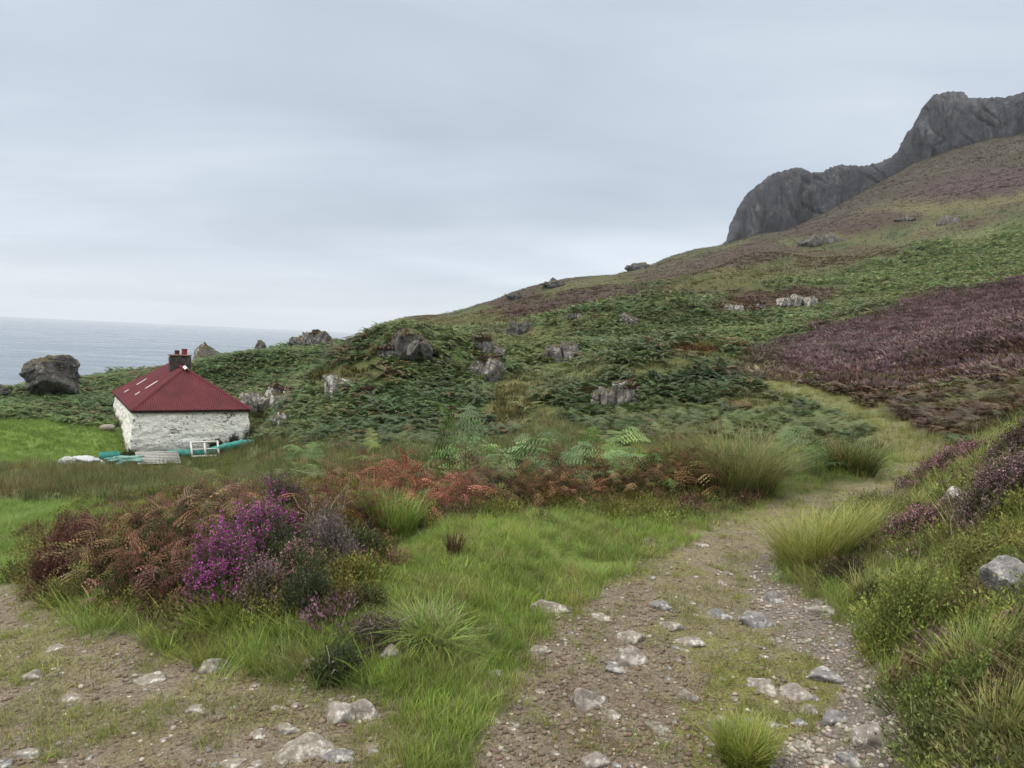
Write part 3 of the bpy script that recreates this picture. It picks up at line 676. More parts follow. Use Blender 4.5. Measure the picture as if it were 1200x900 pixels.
def place(protos, pos, yaw, scale, col, tilt=None, zs=None):
    """stamp shape variants at many ground points; returns verts, tris, colours"""
    n = len(pos); which = rng.integers(0, len(protos), n); OV, OF, OC, off = [], [], [], 0
    if tilt is None: tilt = np.zeros((n, 2))
    if zs is None: zs = np.ones(n)
    for k, (v, f, t) in enumerate(protos):
        ix = np.nonzero(which == k)[0]
        if len(ix) == 0: continue
        c, s = np.cos(yaw[ix])[:, None], np.sin(yaw[ix])[:, None]; S = scale[ix][:, None]
        X = (v[None, :, 0] * c - v[None, :, 1] * s) * S; Y = (v[None, :, 0] * s + v[None, :, 1] * c) * S; Zv = v[None, :, 2] * S * zs[ix][:, None]
        X = X + Zv * tilt[ix, 0][:, None]; Y = Y + Zv * tilt[ix, 1][:, None]
        P = np.stack([X + pos[ix, 0][:, None], Y + pos[ix, 1][:, None], Zv + pos[ix, 2][:, None]], -1).reshape(-1, 3)
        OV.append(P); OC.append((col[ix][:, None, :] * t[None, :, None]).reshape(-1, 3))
        OF.append((f[None] + (np.arange(len(ix)) * len(v))[:, None, None] + off).reshape(-1, 3)); off += len(P)
    return np.vstack(OV), np.vstack(OF), np.vstack(OC)

def jitter(col, rg, amt=.22, hue=.08):
    n = len(col); return col * np.exp(rg.normal(0, amt, (n, 1))) * np.exp(rg.normal(0, hue, (n, 3)))

def cull(x, y, z, hgt, mx=330, my=60):
    """keep what lies in or near the view and is not far behind a crest"""
    px, py, zz = project(np.stack([x, y, z + hgt * .5], 1))
    k = (zz > .5) & (px > -mx - 60) & (px < 1200 + mx + 60) & (py < 900 + my * 2)
    d = np.hypot(x, y); az = np.arctan2(x, y)
    q = np.ones(len(x), bool)
    for fr in (.5, .7, .85, .95):                       # crude look along the sight line
        xs, ys = x * fr, y * fr; zl = EYE[2] + (z + hgt - EYE[2]) * fr
        q &= (zl + .02 * d * fr + .25 * hgt) > base_h(xs, ys)
    return k & q

# ------------------------------------------------------------------ COTTAGE footprint (used to keep plants out)
CN = np.array([-19.6, 37.5]); CU = np.array([-.55, .835]); CU /= np.linalg.norm(CU); CVv = np.array([.85, .527]); CVv /= np.linalg.norm(CVv); CL, CW = 10.5, 5.7
def in_cottage(x, y, pad=.0):
    dx, dy = x - CN[0], y - CN[1]; det = CU[0] * CVv[1] - CU[1] * CVv[0]
    a = (dx * CVv[1] - dy * CVv[0]) / det; b = (CU[0] * dy - CU[1] * dx) / det
    return (a > -pad) & (a < CL + pad) & (b > -pad) & (b < CW + pad)

ROCKS = []   # filled below: (x, y, radius) clearings
def clear_rocks(x, y):
    k = np.ones(len(x), bool)
    for rx, ry, rr in ROCKS: k &= np.hypot(x - rx, y - ry) > rr
    return k

# ------------------------------------------------------------------ outcrops, each a thing of its own
def icos(sub):
    bm = bmesh.new(); bmesh.ops.create_icosphere(bm, subdivisions=sub, radius=1)
    V = np.array([v.co[:] for v in bm.verts]); F = np.array([[v.index for v in f.verts] for f in bm.faces]); bm.free(); return V, F
_ICO = {k: icos(k) for k in (1, 2, 3, 4, 5, 6)}
def rock_shape(sub, size, seed, planes=14, rough=.08, sharp=.75, freq=1.6, strat=0, blocky=False):
    """boulder: a ball cut by random planes, then weathered with noise"""
    rg = np.random.default_rng(seed); V, F = _ICO[sub]
    D = rg.normal(size=(planes, 3))
    if blocky:
        a_ = rg.uniform(0, 6.28); q_ = [(math.cos(a_ + t), math.sin(a_ + t), rg.normal(0, .06)) for t in (0, 1.5, 3.1, 4.8)] + [(rg.normal(0, .2), rg.normal(0, .2), 1)]; D[:5] = np.array(q_)
    D /= np.linalg.norm(D, axis=1)[:, None]; H = rg.uniform(sharp, 1.05, planes)
    if blocky: H[:5] = rg.uniform(.55, .75, 5)
    dt = V @ D.T; rad = np.min(np.where(dt > .05, H[None, :] / np.maximum(dt, .05), 9), axis=1); rad = np.minimum(rad, 1.15)
    P = V * rad[:, None]
    n = noise3(P[:, 0] * freq + seed, P[:, 1] * freq, P[:, 2] * freq) * 1.4 + .6 * noise3(P[:, 0] * freq * 2.7, P[:, 1] * freq * 2.7 + seed, P[:, 2] * freq * 2.7) + .3 * noise3(P[:, 0] * freq * 7, P[:, 1] * freq * 7, P[:, 2] * freq * 7 + seed)
    if strat: n = n - strat * np.abs(noise2(P[:, 0] * 3.2 + .7 * P[:, 2], P[:, 1] * 3.2 + seed)) * 2
    P = P * (1 + rough * n)[:, None]
    return P * np.array(size)[None, :], F

def rock_thing(name, label, cat, px, py, wpx, hpx, M, seed, group=None, sink=.25, sub=4, depth=.8, planes=16, rough=.1, yaw=0, clear=True, sharp=.6, base=None, freq=1.6, strat=0, d=None, parts=None):
    p = hit(px, py) if base is None else base
    if d is not None: r = ray(px, py); p = EYE + r / math.hypot(r[0], r[1]) * d; 
    dist = (p - EYE) @ _f; w = wpx * dist / FPX; h = hpx * dist / FPX
    if d is not None: p[2] = float(height(p[0], p[1]))
    V, F = rock_shape(sub, (w * .5, w * .5 * depth, h / (2 - 2 * sink) * 1.0), seed, planes, rough, sharp, freq, strat)
    az = math.atan2(p[0], p[1]); V = rotz(V, -az + yaw); V[:, 2] += h / (2 - 2 * sink) * (1 - 2 * sink)
    o = mesh_np(name, V, F, M, smooth=(sub > 3)); o.location = [float(q) for q in p]
    tag(o, label, cat, group)
    if clear: ROCKS.append((p[0], p[1], w * .33))
    return o

def outcrop(label, px, py, wpx, hpx, M, seed, n=6, group='rock outcrops on the hillside', flat=False, name='rock_outcrop', cat='outcrop', spread=1.0):
    """one outcrop = one mesh of several fused, fissured blocks"""
    rg = np.random.default_rng(seed); p = hit(px, py); dist = (p - EYE) @ _f; w = 1.2 * wpx * dist / FPX; h = 1.3 * hpx * dist / FPX + (.25 if dist < 120 else 0); az = math.atan2(p[0], p[1])
    L = []
    tot = 2 * n + 2; bmax = 0
    for k in range(tot):
        u = (k + .5) / tot - .5 + rg.normal(0, .04); f = (1 - (abs(u) * 1.9) ** 1.6) * rg.uniform(.55, 1.05)
        bw = w / (n + .6) * rg.uniform(.7, 1.5); bh = h * max(f, .25)
        if k == n: bh = h * .95; bw *= 1.15
        bh = min(bh, bw * 1.5)
        V, F = rock_shape(5 if wpx > 40 and n < 5 else 4, (bw * .7, bw * .8, bh * .8), seed * 31 + k, 18, .12, .7, 2.2, .05, True); V = rotz(V, 0, rg.normal(0, .3))
        V = V + np.array([u * w * .8 * spread, rg.normal(0, w * .16), bh * rg.uniform(.05, .3)])
        L.append((V, F, np.ones(len(V))))
    V, F, _ = merge(L); V = rotz(V, -az)
    o = mesh_np(name, V, F, M, smooth=False); o.location = [float(q) for q in p]; tag(o, label, cat, group)
    # heather and grass rooted on the ledges
    nf = int(60 if dist < 120 else 16); top = V[(V[:, 2] > h * .42)]
    if len(top) > nf and dist < 300:
        q = top[rg.integers(0, len(top), nf)]; q = q[noise2(q[:, 0] / w * 3, q[:, 1] / w * 3 + seed) > -.1]
        if len(q):
            a_ = [heath_tuft(12, .3, .32, rg, .08) for _ in range(3)]; cc = jitter(np.array([K(92, 100, 56), K(104, 78, 66), K(110, 84, 84)])[rg.integers(0, 3, len(q))], rg, .2, .05)
            hv, hf, hc = place(a_, q - np.array([0, 0, .12]), rg.uniform(0, 6.28, len(q)), np.full(len(q), .65 + dist * .004), cc, zs=np.full(len(q), .7)); tag(mesh_np('heather_cap', hv, hf, M_heath, hc, parent=o), kind='stuff')
    ROCKS.append((p[0], p[1], w * .22)); return o, p, w, h

rock_thing('sea_boulder', 'huge dark rounded boulder standing alone against the sea left of the cottage', 'boulder', 59, 463, 66, 52, M_darkcrag, 3, 'boulders against the sea', .12, 6, .8, 14, .12, sharp=.65, strat=.06, clear=False)
rock_thing('sea_boulder', 'low dark rock cut by the left edge of the picture beside the sea', 'boulder', -4, 467, 26, 19, M_darkcrag, 8, 'boulders against the sea', .15, 5, .8, 14, .1, clear=False)
rock_thing('skyline_rock', 'lichen covered rock on the ridge just right of the chimney', 'boulder', 239, 424, 32, 24, M_crag, 14, None, .2, 5, .8, 12, .12, d=80)
rock_thing('skyline_rock', 'tiny dark rock alone on the bracken ridge against the sea', 'boulder', 306, 410, 15, 15, M_darkcrag, 15, None, .2, 4, .8, 12, .12, d=85)
outcrop('grey outcrop at the sea end of the ridge below a bracken dome', 367, 405, 42, 24, M_crag, 21, 3)
outcrop('dark humped outcrop in the bracken right of the domed knoll', 478, 412, 54, 26, M_darkcrag, 22, 4)
outcrop('small low slab below the dark humped outcrop', 455, 415, 24, 8, M_crag, 23, 3)
outcrop('jagged grey outcrop with heather on its top above the bracken mound', 402, 456, 40, 28, M_palecrag, 24, 4)
outcrop('pale lumpy outcrop low in the bracken right of the cottage', 334, 492, 30, 18, M_palecrag, 25, 4)
outcrop('long low whitish outcrop with a flat slab just right of the cottage roof', 318, 471, 74, 24, M_palecrag, 43, 7)
outcrop('upper block of the tall grey cleft outcrop in the bracken', 567, 414, 36, 24, M_crag, 26, 2)
outcrop('broad fluted lower block of the tall grey cleft outcrop', 569, 439, 40, 30, M_crag, 27, 3)
outcrop('grey broken outcrop in dark bracken at the foot of the hill', 660, 420, 38, 32, M_crag, 28, 4)
outcrop('dark cliffy outcrop below the skyline left of the brown slope', 612, 390, 30, 28, M_darkcrag, 29, 4)
outcrop('mauve grey outcrop capped with heather in the middle bracken', 722, 472, 58, 30, M_crag, 30, 5)
outcrop('narrow pale outcrop streaking down the grassy slope', 736, 378, 16, 18, M_crag, 31, 3)
outcrop('small white topped rocks in brown heath left of the pale crag', 860, 363, 20, 11, M_palecrag, 32, 4)
outcrop('pale scattered crag in the middle of the brown heath', 935, 356, 42, 20, M_palecrag, 33, 7)
outcrop('small pale rocks between the two heath crags', 890, 361, 16, 7, M_crag, 34, 3)
outcrop('low dark crag high on the slope under the cliff', 965, 284, 46, 14, M_crag, 35, 6)
outcrop('little grey crag on the upper slope below the high summit', 1113, 262, 22, 15, M_crag, 36, 4)
outcrop('flat dark ledge on the skyline above the grassy end of the hill', 608, 349, 30, 5, M_darkcrag, 37, 4)
outcrop('long grey ledge on the skyline in the middle of the ridge', 656, 334, 40, 6, M_darkcrag, 38, 4)
outcrop('dark bluff standing up from the skyline left of the cliff', 752, 316, 36, 9, M_darkcrag, 39, 3)
outcrop('small rocks on the yellow grass slope under the skyline bluff', 676, 372, 16, 9, M_crag, 40, 3)
outcrop('thin line of rocks near the foot of the dark cliff', 1060, 258, 20, 5, M_crag, 41, 4)
outcrop('pale bare stones in the bracken just below the jagged outcrop', 432, 462, 12, 8, M_crag, 42, 2)

# ------------------------------------------------------------------ far and middle vegetation (uncountable)
def scatter(n, a0, a1, d0, d1, power=0.0):
    az = np.radians(rng.uniform(a0, a1, n)); u = rng.random(n)
    if power == 0: d = np.exp(np.log(d0) + u * (np.log(d1) - np.log(d0)))
    else: d = (d0 ** power + u * (d1 ** power - d0 ** power)) ** (1 / power)
    x, y = np.sin(az) * d, np.cos(az) * d; return x, y
def prep(n, a0, a1, d0, d1, power, hgt):
    x, y = scatter(n, a0, a1, d0, d1, power); z = height(x, y)
    k = cull(x, y, z, hgt) & ~in_cottage(x, y, .35) & clear_rocks(x, y) & (z > -40); x, y, z = x[k], y[k], z[k]
    col, m, px, py, d = ground_colour(x, y, z); return x, y, z, col, m, d

rg = np.random.default_rng(77)
FERN1 = [fern_clump(7, rg.uniform(.7, 1.0), 9, -1, rg, wid=.42) for _ in range(12)]
FERN1b = [fern_clump(6, rg.uniform(.7, 1.05), 12, 4, rg, wid=.34) for _ in range(7)]
FERN2 = [fern_clump(4, 1.0, 4, -1, rg, wid=.5) for _ in range(6)]
HEATH1 = [heath_tuft(26, .35, .42, rg, .045) for _ in range(6)]
HEATH2 = [heath_tuft(9, .5, .4, rg, .13) for _ in range(6)]
GR1 = [tuft(16, .45, .028, .22, .5, rg, 2) for _ in range(6)]
GR2 = [tuft(7, .5, .11, .4, .5, rg, 1) for _ in range(6)]

OUT = {'bracken_cover': ([], M_fern), 'heather_cover': ([], M_heath), 'hill_grass': ([], M_grass)}
def spread_cover(n, d0, d1, power, ferns, heaths, grasses, s0, gk=1.0, dens=1.0):
    x, y, z, col, m, d = prep(int(n * 1.18), -44, 47, d0, d1, power, .7)
    r_, g_ = col[:, 0], col[:, 1]; ratio = r_ / (g_ + 1e-6)
    nearz = (m['track_r'] + m['track_l'] + m['short'] + m['rbank'] + m['meadow'] + m['meadow_n'] + m['pathfar'] + m['tongue'])
    ok = (nearz < .35) & (rng.random(len(x)) < dens) & ~((d < 12.5) & (z > -9)) 
    rush = m['rush'] > .4
    kind = np.where(ratio > 1.06, 1, np.where(ratio > .83 + .08 * rng.normal(size=len(x)), 2, 0))
    # withered bracken in the brown slope near the path
    kind = np.where((m['brown'] > .5) & (rng.random(len(x)) < .45), 0, kind)
    kind = np.where(m['heather'] > .5, 1, kind)
    sz = s0(d)
    for k, key, pr, hk in ((0, 'bracken_cover', ferns, 1.0), (1, 'heather_cover', heaths, 1.0), (2, 'hill_grass', grasses, 1.0)):
        i = np.nonzero(ok & ~rush & (kind == k))[0]
        if len(i) == 0: continue
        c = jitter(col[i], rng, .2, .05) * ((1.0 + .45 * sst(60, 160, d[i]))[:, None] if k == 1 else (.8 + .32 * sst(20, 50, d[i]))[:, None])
        if k == 0:
            bw_ = (rng.random(len(i)) < .07 + .25 * (fbm(x[i] * .12, y[i] * .12, 3, 330) > .3)); c[bw_] = c[bw_] * .35 + K(128, 94, 64) * .65
            yw_ = fbm(x[i] * .2, y[i] * .2, 3, 333) > .12; c[yw_] = c[yw_] * .6 + K(112, 124, 66) * .45
        if k == 1: # bloom on part of the heather
            b = (m['heather'][i] > .4) & (rng.random(len(i)) < .6); c[b] = jitter(np.repeat(COLR['purple_l'][None], b.sum(), 0), rng, .15, .04)
        if k == 0: sc_ = sz[i] * rng.uniform(.6, 1.15, len(i))
        else: sc_ = sz[i] * rng.uniform(.7, 1.3, len(i)) * (.95 if k == 1 else .8)
        zz = z[i] - .05 * sc_
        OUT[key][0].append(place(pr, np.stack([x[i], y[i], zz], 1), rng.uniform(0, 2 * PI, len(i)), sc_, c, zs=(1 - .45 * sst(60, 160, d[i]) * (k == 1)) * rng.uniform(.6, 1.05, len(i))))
one = lambda d: np.ones_like(d)
spread_cover(9500, 11, 25, 2.0, FERN1b, GR1, GR1, lambda d: .5 * one(d))
spread_cover(36000, 23, 85, 1.6, FERN1, HEATH1, GR1, lambda d: .68 + .0035 * d)
spread_cover(42000, 75, 240, 1.0, FERN2, HEATH2, GR2, lambda d: .65 + .0052 * d)
spread_cover(70000, 210, 640, .6, FERN2, HEATH2, GR2, lambda d: .0048 * d, dens=.95)
# extra dense heather on the near flank
x, y, z, col, m, d = prep(44000, 13, 47, 22, 95, 1.4, .5)
i = np.nonzero((m['heather'] > .4))[0]; c = np.where((fbm(x[i] * .35, y[i] * .35, 3, 300) > .1)[:, None], COLR['purple'][None], COLR['purple_l'][None]); c = .5 * c + .5 * col[i]; c = jitter(c, rng, .2, .05) * 1.2
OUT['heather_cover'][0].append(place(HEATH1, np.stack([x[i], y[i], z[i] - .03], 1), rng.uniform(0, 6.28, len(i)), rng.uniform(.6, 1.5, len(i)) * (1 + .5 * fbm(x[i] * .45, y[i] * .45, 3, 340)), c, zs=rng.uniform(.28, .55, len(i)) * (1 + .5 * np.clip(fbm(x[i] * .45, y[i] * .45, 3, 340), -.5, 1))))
LBL = {'bracken_cover': 'green and browning bracken covering the hillside', 'heather_cover': 'brown and purple heather covering the slopes', 'hill_grass': 'olive and straw coloured moor grass on the slopes'}
for k, (L, M) in OUT.items():
    V, F, Cc = merge_c = (np.vstack([a[0] for a in L]), None, np.vstack([a[2] for a in L]))
    o = 0; FF = []
    for a in L: FF.append(a[1] + o); o += len(a[0])
    tag(mesh_np(k, V, np.vstack(FF), M, Cc), LBL[k], k.replace('_', ' '), kind='stuff')

# rushes in the wet hollow between the banks and the cottage
RU = [tuft(22, .55, .012, .16, .35, rg, 2) for _ in range(7)]
x, y, z, col, m, d = prep(18500, -45, 12, 7.2, 42, 1.6, .5)
keep = (m['rush'] > .35) & (z > -9) & ((d > 8) | (rng.random(len(x)) < .3)); x, y, z, col, d = x[keep], y[keep], z[keep], col[keep], d[keep]
bt = sst(-.2, .3, fbm(x * .3, y * .3, 3, 310))[:, None]; c = jitter(COLR['rush'] * (1 - bt) + COLR['rush_b'] * bt, rng, .3, .08)
V, F, Cc = place(RU, np.stack([x, y, z - .02], 1), rng.uniform(0, 6.28, len(x)), rng.uniform(.5, 1.1, len(x)) * (.75 + .012 * d) * (1 + .35 * fbm(x * .8, y * .8, 3, 311)), c, tilt=rng.normal(0, .15, (len(x), 2)), zs=rng.uniform(.4, .9, len(x)) * np.where(x > -9, .7, 1) * sst(7, 13, d) * .8 + .2)
tag(mesh_np('rushes', V, F, M_grass, Cc), 'dark green rushes filling the hollow in front of the cottage', 'rushes', kind='stuff')
# ------------------------------------------------------------------ cottage
def flat(name, colr, rough=.7, metal=0, spec=.4, noise_amt=.25, nscale=6, bump=0):
    m, nt, out = mat(name); L = nt.links.new
    b = N(nt, 'ShaderNodeBsdfPrincipled'); b.inputs['Roughness'].default_value = rough; b.inputs['Metallic'].default_value = metal; b.inputs['Specular IOR Level'].default_value = spec
    f = noise_n(nt, obj_n(nt), nscale, 5, .65)
    c = ramp(nt, f, [(.3, tuple(np.array(colr) * (1 - noise_amt))), (.7, tuple(np.minimum(np.array(colr) * (1 + noise_amt), 1)))]); L(c, b.inputs['Base Color'])
    if bump: L(bump_n(nt, f, .6, bump), b.inputs['Normal'])
    L(b.outputs[0], out.inputs[0]); return m
def make_wash():
    m, nt, out = mat('whitewashed_rubble'); L = nt.links.new; P = obj_n(nt)
    mp = N(nt, 'ShaderNodeMapping'); mp.inputs['Scale'].default_value = (1, 1, 1.7); L(P, mp.inputs[0]); V = mp.outputs[0]
    f1 = noise_n(nt, V, 5.5, 7, .68, .6); f2 = noise_n(nt, V, .8, 4, .5); vor = N(nt, 'ShaderNodeTexVoronoi', feature='DISTANCE_TO_EDGE'); vor.inputs['Scale'].default_value = 3.6; L(V, vor.inputs['Vector'])
    vc = N(nt, 'ShaderNodeTexVoronoi'); vc.inputs['Scale'].default_value = 3.6; L(V, vc.inputs['Vector'])
    s = math_(nt, 'ADD', math_(nt, 'MULTIPLY', f1, 1.0), math_(nt, 'MULTIPLY', f2, .35))
    bare = ramp(nt, s, [(.74, (0, 0, 0)), (.80, (1, 1, 1))])
    joint = ramp(nt, vor.outputs['Distance'], [(.0, (1, 1, 1)), (.05, (0, 0, 0))])
    jn = math_(nt, 'MULTIPLY', joint, ramp(nt, noise_n(nt, V, 5, 4), [(.45, (0, 0, 0)), (.6, (1, 1, 1))]))
    stone = mixc(nt, vc.outputs['Color'], tuple(K(104, 98, 94)), tuple(K(140, 130, 122)))
    col = mixc(nt, bare, tuple(lin((240, 236, 226)) * .9), stone); col = mixc(nt, math_(nt, 'MULTIPLY', jn, .35), col, tuple(K(100, 96, 92)))
    # damp foot of the wall
    sep = N(nt, 'ShaderNodeSeparateXYZ'); L(P, sep.inputs[0]); st = math_(nt, 'ADD', sep.outputs[2], math_(nt, 'MULTIPLY', f1, -.5))
    col = mixc(nt, ramp(nt, st, [(.0, (.55, .55, .55)), (.3, (0, 0, 0))]), col, tuple(K(120, 126, 106)))
    b = N(nt, 'ShaderNodeBsdfPrincipled'); b.inputs['Roughness'].default_value = .9; L(col, b.inputs['Base Color'])
    bb = bump_n(nt, math_(nt, 'MINIMUM', vor.outputs['Distance'], .12), .6, .18); bb = bump_n(nt, f1, .6, .05, bb); L(bb, b.inputs['Normal']); L(b.outputs[0], out.inputs[0]); return m
def make_tin():
    m, nt, out = mat('red_painted_tin'); L = nt.links.new; P = obj_n(nt)
    f = noise_n(nt, P, 1.3, 5, .6); g = noise_n(nt, P, 9, 4, .7)
    c = ramp(nt, f, [(.3, tuple(K(94, 27, 36, .45))), (.55, tuple(K(112, 33, 44, .46))), (.75, tuple(K(124, 52, 58, .47)))])
    c = mixc(nt, ramp(nt, g, [(.6, (0, 0, 0)), (.75, (.15, .15, .15))]), c, tuple(K(150, 96, 92)))
    b = N(nt, 'ShaderNodeBsdfPrincipled'); b.inputs['Roughness'].default_value = .7; b.inputs['Specular IOR Level'].default_value = .2; L(c, b.inputs['Base Color']); L(b.outputs[0], out.inputs[0]); return m
M_wash, M_tin = make_wash(), make_tin()
M_tin_d = flat('dark_red_trim', K(92, 30, 38), .6); M_fasc = flat('dark_fascia', K(58, 34, 36), .7); M_trans = flat('translucent_sheet', K(214, 206, 204, .75), .5, noise_amt=.1)
M_chim = make_rock_mat('chimney_stone', K(98, 90, 84), K(126, 118, 110), K(150, 146, 138), .2, 4, .6, 0, 1, .02); M_pot_r = flat('red_clay_pot', K(160, 66, 52, .5), .85); M_pot_b = flat('sooty_clay_pot', K(96, 56, 46, .5), .85)
M_cap = flat('chimney_cement', K(150, 124, 108), .9); M_void = flat('dark_opening', (.012, .012, .012), .9)
gz0 = -5.42
croot = empty('cottage', (CN[0] + CU[0] * CL / 2 + CVv[0] * CW / 2, CN[1] + CU[1] * CL / 2 + CVv[1] * CW / 2, gz0))
tag(croot, 'whitewashed rubble stone cottage with a dark red corrugated hipped roof', 'cottage')
CO = np.array([croot.location.x, croot.location.y, gz0])
EZ = -3.12 - gz0; RZ = -1.03 - gz0
def cw(a, b, z):   # along length, across width, height over the base -> local to the cottage
    return np.array([CN[0] + CU[0] * a + CVv[0] * b - CO[0], CN[1] + CU[1] * a + CVv[1] * b - CO[1], z])
def make_walls():
    V, F = [], []; per = [(0, 0), (0, CW), (CL, CW), (CL, 0)]; o = 0; nz = 30
    pts = []
    for q in range(4):
        a0, b0 = per[q]; a1, b1 = per[(q + 1) % 4]; n = int(math.hypot(a1 - a0, b1 - b0) / .09)
        for t in range(n): pts.append((a0 + (a1 - a0) * t / n, b0 + (b1 - b0) * t / n))
    pts = np.array(pts); n = len(pts); ca, cb = CL / 2, CW / 2
    W = np.zeros((n, nz, 3)); s = np.arange(n) * .09
    for j in range(nz):
        z = -.5 + (EZ + .02 + .5) * j / (nz - 1); out = .16 * (1 - max(z, 0) / EZ) 
        dsp = .05 * noise2(s / .35, np.full(n, z) / .22, 200) + .03 * noise2(s / .15, np.full(n, z) / .1, 201) + .05 * noise2(s / 2, np.full(n, z) / 1.2, 203)
        fa = (pts[:, 0] - ca) / ca; fb = (pts[:, 1] - cb) / cb
        ea = np.where(np.abs(fa) > .999, np.sign(fa), 0) ; eb = np.where(np.abs(fb) > .999, np.sign(fb), 0)
        k = out + dsp * (j < nz - 1)
        a = pts[:, 0] + ea * k + (1 - np.abs(ea)) * fa * out; b = pts[:, 1] + eb * k + (1 - np.abs(eb)) * fb * out
        for i in range(n): W[i, j] = cw(a[i], b[i], z)
    i = np.arange(n)[:, None] * nz + np.arange(nz - 1)[None]; i2 = ((np.arange(n) + 1) % n)[:, None] * nz + np.arange(nz - 1)[None]
    mesh_np('wall', W.reshape(-1, 3), np.stack([i, i2, i2 + 1, i + 1], -1).reshape(-1, 4), M_wash, parent=croot, smooth=True, sides=4)
make_walls()
OV, HP = .16, 2.8
def slope_pt(face, s, q):
    """point on a roof slope: s along the eave, q up the slope 0..1"""
    ez = EZ - .02; rz = RZ
    if face == 'front': a = -OV + (HP + OV) * q; b = s
    if face == 'back': a = CL + OV - (HP + OV) * q; b = s
    if face == 'left': b = -OV + (CW / 2 + OV) * q; a = s
    if face == 'right': b = CW + OV - (CW / 2 + OV) * q; a = s
    return a, b, ez + (rz - ez) * q
def make_roof():
    V, F = [], []; pitch = .115; per = 5
    for face, s0, s1 in (('front', -OV, CW + OV), ('back', -OV, CW + OV), ('left', -OV, CL + OV), ('right', -OV, CL + OV)):
        n = int((s1 - s0) / pitch * per); nv = 6; o = len(V)
        for i in range(n + 1):
            s = s0 + (s1 - s0) * i / n
            if face in ('front', 'back'): qm = 1 - abs(s - CW / 2) / (CW / 2 + OV)
            else: qm = min(1, (s - s0) / (HP + OV), (s1 - s) / (HP + OV))
            bumpz = .022 * math.sin(2 * PI * (s - s0) / pitch)
            for j in range(nv):
                a, b, z = slope_pt(face, s, qm * j / (nv - 1)); V.append(cw(a, b, z + bumpz * (1 if j else 1)))
        for i in range(n):
            for j in range(nv - 1):
                k = o + i * nv + j; F.append((k, k + nv, k + nv + 1, k + 1))
    roof = mesh_np('roof', np.array(V), np.array(F), M_tin, parent=croot, smooth=True, sides=4)
    def cap(name, p, q, w, M, par, lift=.03):
        p, q = np.array(p), np.array(q); d = (q - p) / np.linalg.norm(q - p); sd = np.cross(d, (0, 0, 1)); sd /= np.linalg.norm(sd); up = np.cross(sd, d)
        Vv, Ff = [], []
        for t in (p, q):
            for e in (-1, -.5, 0, .5, 1): Vv.append(t + sd * w * e + up * (lift + .05 * (1 - abs(e)) - .05 * abs(e)))
        for e in range(4): Ff.append((e, e + 1, e + 6, e + 5))
        return mesh_np(name, np.array(Vv), np.array(Ff), M, parent=par, smooth=True, sides=4)
    ap, bp = cw(HP, CW / 2, RZ), cw(CL - HP, CW / 2, RZ)
    cap('ridge_cap', ap, bp, .17, M_tin, roof)
    for a, b, e in ((-OV, -OV, ap), (-OV, CW + OV, ap), (CL + OV, -OV, bp), (CL + OV, CW + OV, bp)): cap('hip_cap', cw(a, b, EZ - .02), e, .11, M_tin, roof, .015)
    fl = cap('flashing', ap + (bp - ap) * .0 + np.array([0, 0, .03]), ap + (cw(HP - .42, CW / 2 + .05, RZ - .16) - ap) + np.array([0, 0, .06]), .11, M_trans, roof, .05)
    for a, q0, q1 in ((3.7, .2, .28), (3.7, .37, .58), (7.1, .12, .2), (7.1, .34, .52)):
        P4 = [np.array(cw(*slope_pt('left', s, q))) + np.array([0, 0, .045]) for s, q in ((a - .12, q0), (a + .12, q0), (a + .12, q1), (a - .12, q1))]
        mesh_np('roof_light', np.array(P4), np.array([(0, 1, 2, 3)]), M_trans, parent=roof, sides=4)
    # eaves board under the sheets
    bm = bmesh.new(); e = OV - .05
    cs = [(-e, -e), (-e, CW + e), (CL + e, CW + e), (CL + e, -e)]
    lo = [bm.verts.new(cw(a, b, EZ - .17)) for a, b in cs]; hi = [bm.verts.new(cw(a, b, EZ - .035)) for a, b in cs]
    for k in range(4): bm.faces.new((lo[k], lo[(k + 1) % 4], hi[(k + 1) % 4], hi[k]))
    bm.faces.new(lo); bm_obj('fascia_board', bm, M_fasc, croot)
    # chimney
    def boxbm(a0, a1, b0, b1, z0, z1, bev=.02):
        bm = bmesh.new(); v = [bm.verts.new(cw(a, b, z)) for z in (z0, z1) for a, b in ((a0, b0), (a0, b1), (a1, b1), (a1, b0))]
        for f in ((0, 1, 2, 3), (7, 6, 5, 4), (0, 4, 5, 1), (1, 5, 6, 2), (2, 6, 7, 3), (3, 7, 4, 0)): bm.faces.new([v[i] for i in f])
        bmesh.ops.recalc_face_normals(bm, faces=bm.faces); bmesh.ops.bevel(bm, geom=bm.edges[:], offset=bev, segments=2, affect='EDGES'); return bm
    ca, cb = 4.5, CW / 2
    bm = boxbm(ca - .36, ca + .36, cb - .56, cb + .56, RZ - .75, RZ + .58, .05); bmesh.ops.subdivide_edges(bm, edges=bm.edges[:], cuts=5, use_grid_fill=True)
    for v in bm.verts: v.co += Vector((noise3(v.co.x * 4, v.co.y * 4, v.co.z * 4, 5), noise3(v.co.x * 4, v.co.y * 4, v.co.z * 4, 9), 0)) * .03
    ch = bm_obj('chimney', bm, M_chim, croot)
    bm_obj('chimney_cap', boxbm(ca - .40, ca + .40, cb - .60, cb + .60, RZ + .58, RZ + .66, .02), M_cap, ch)
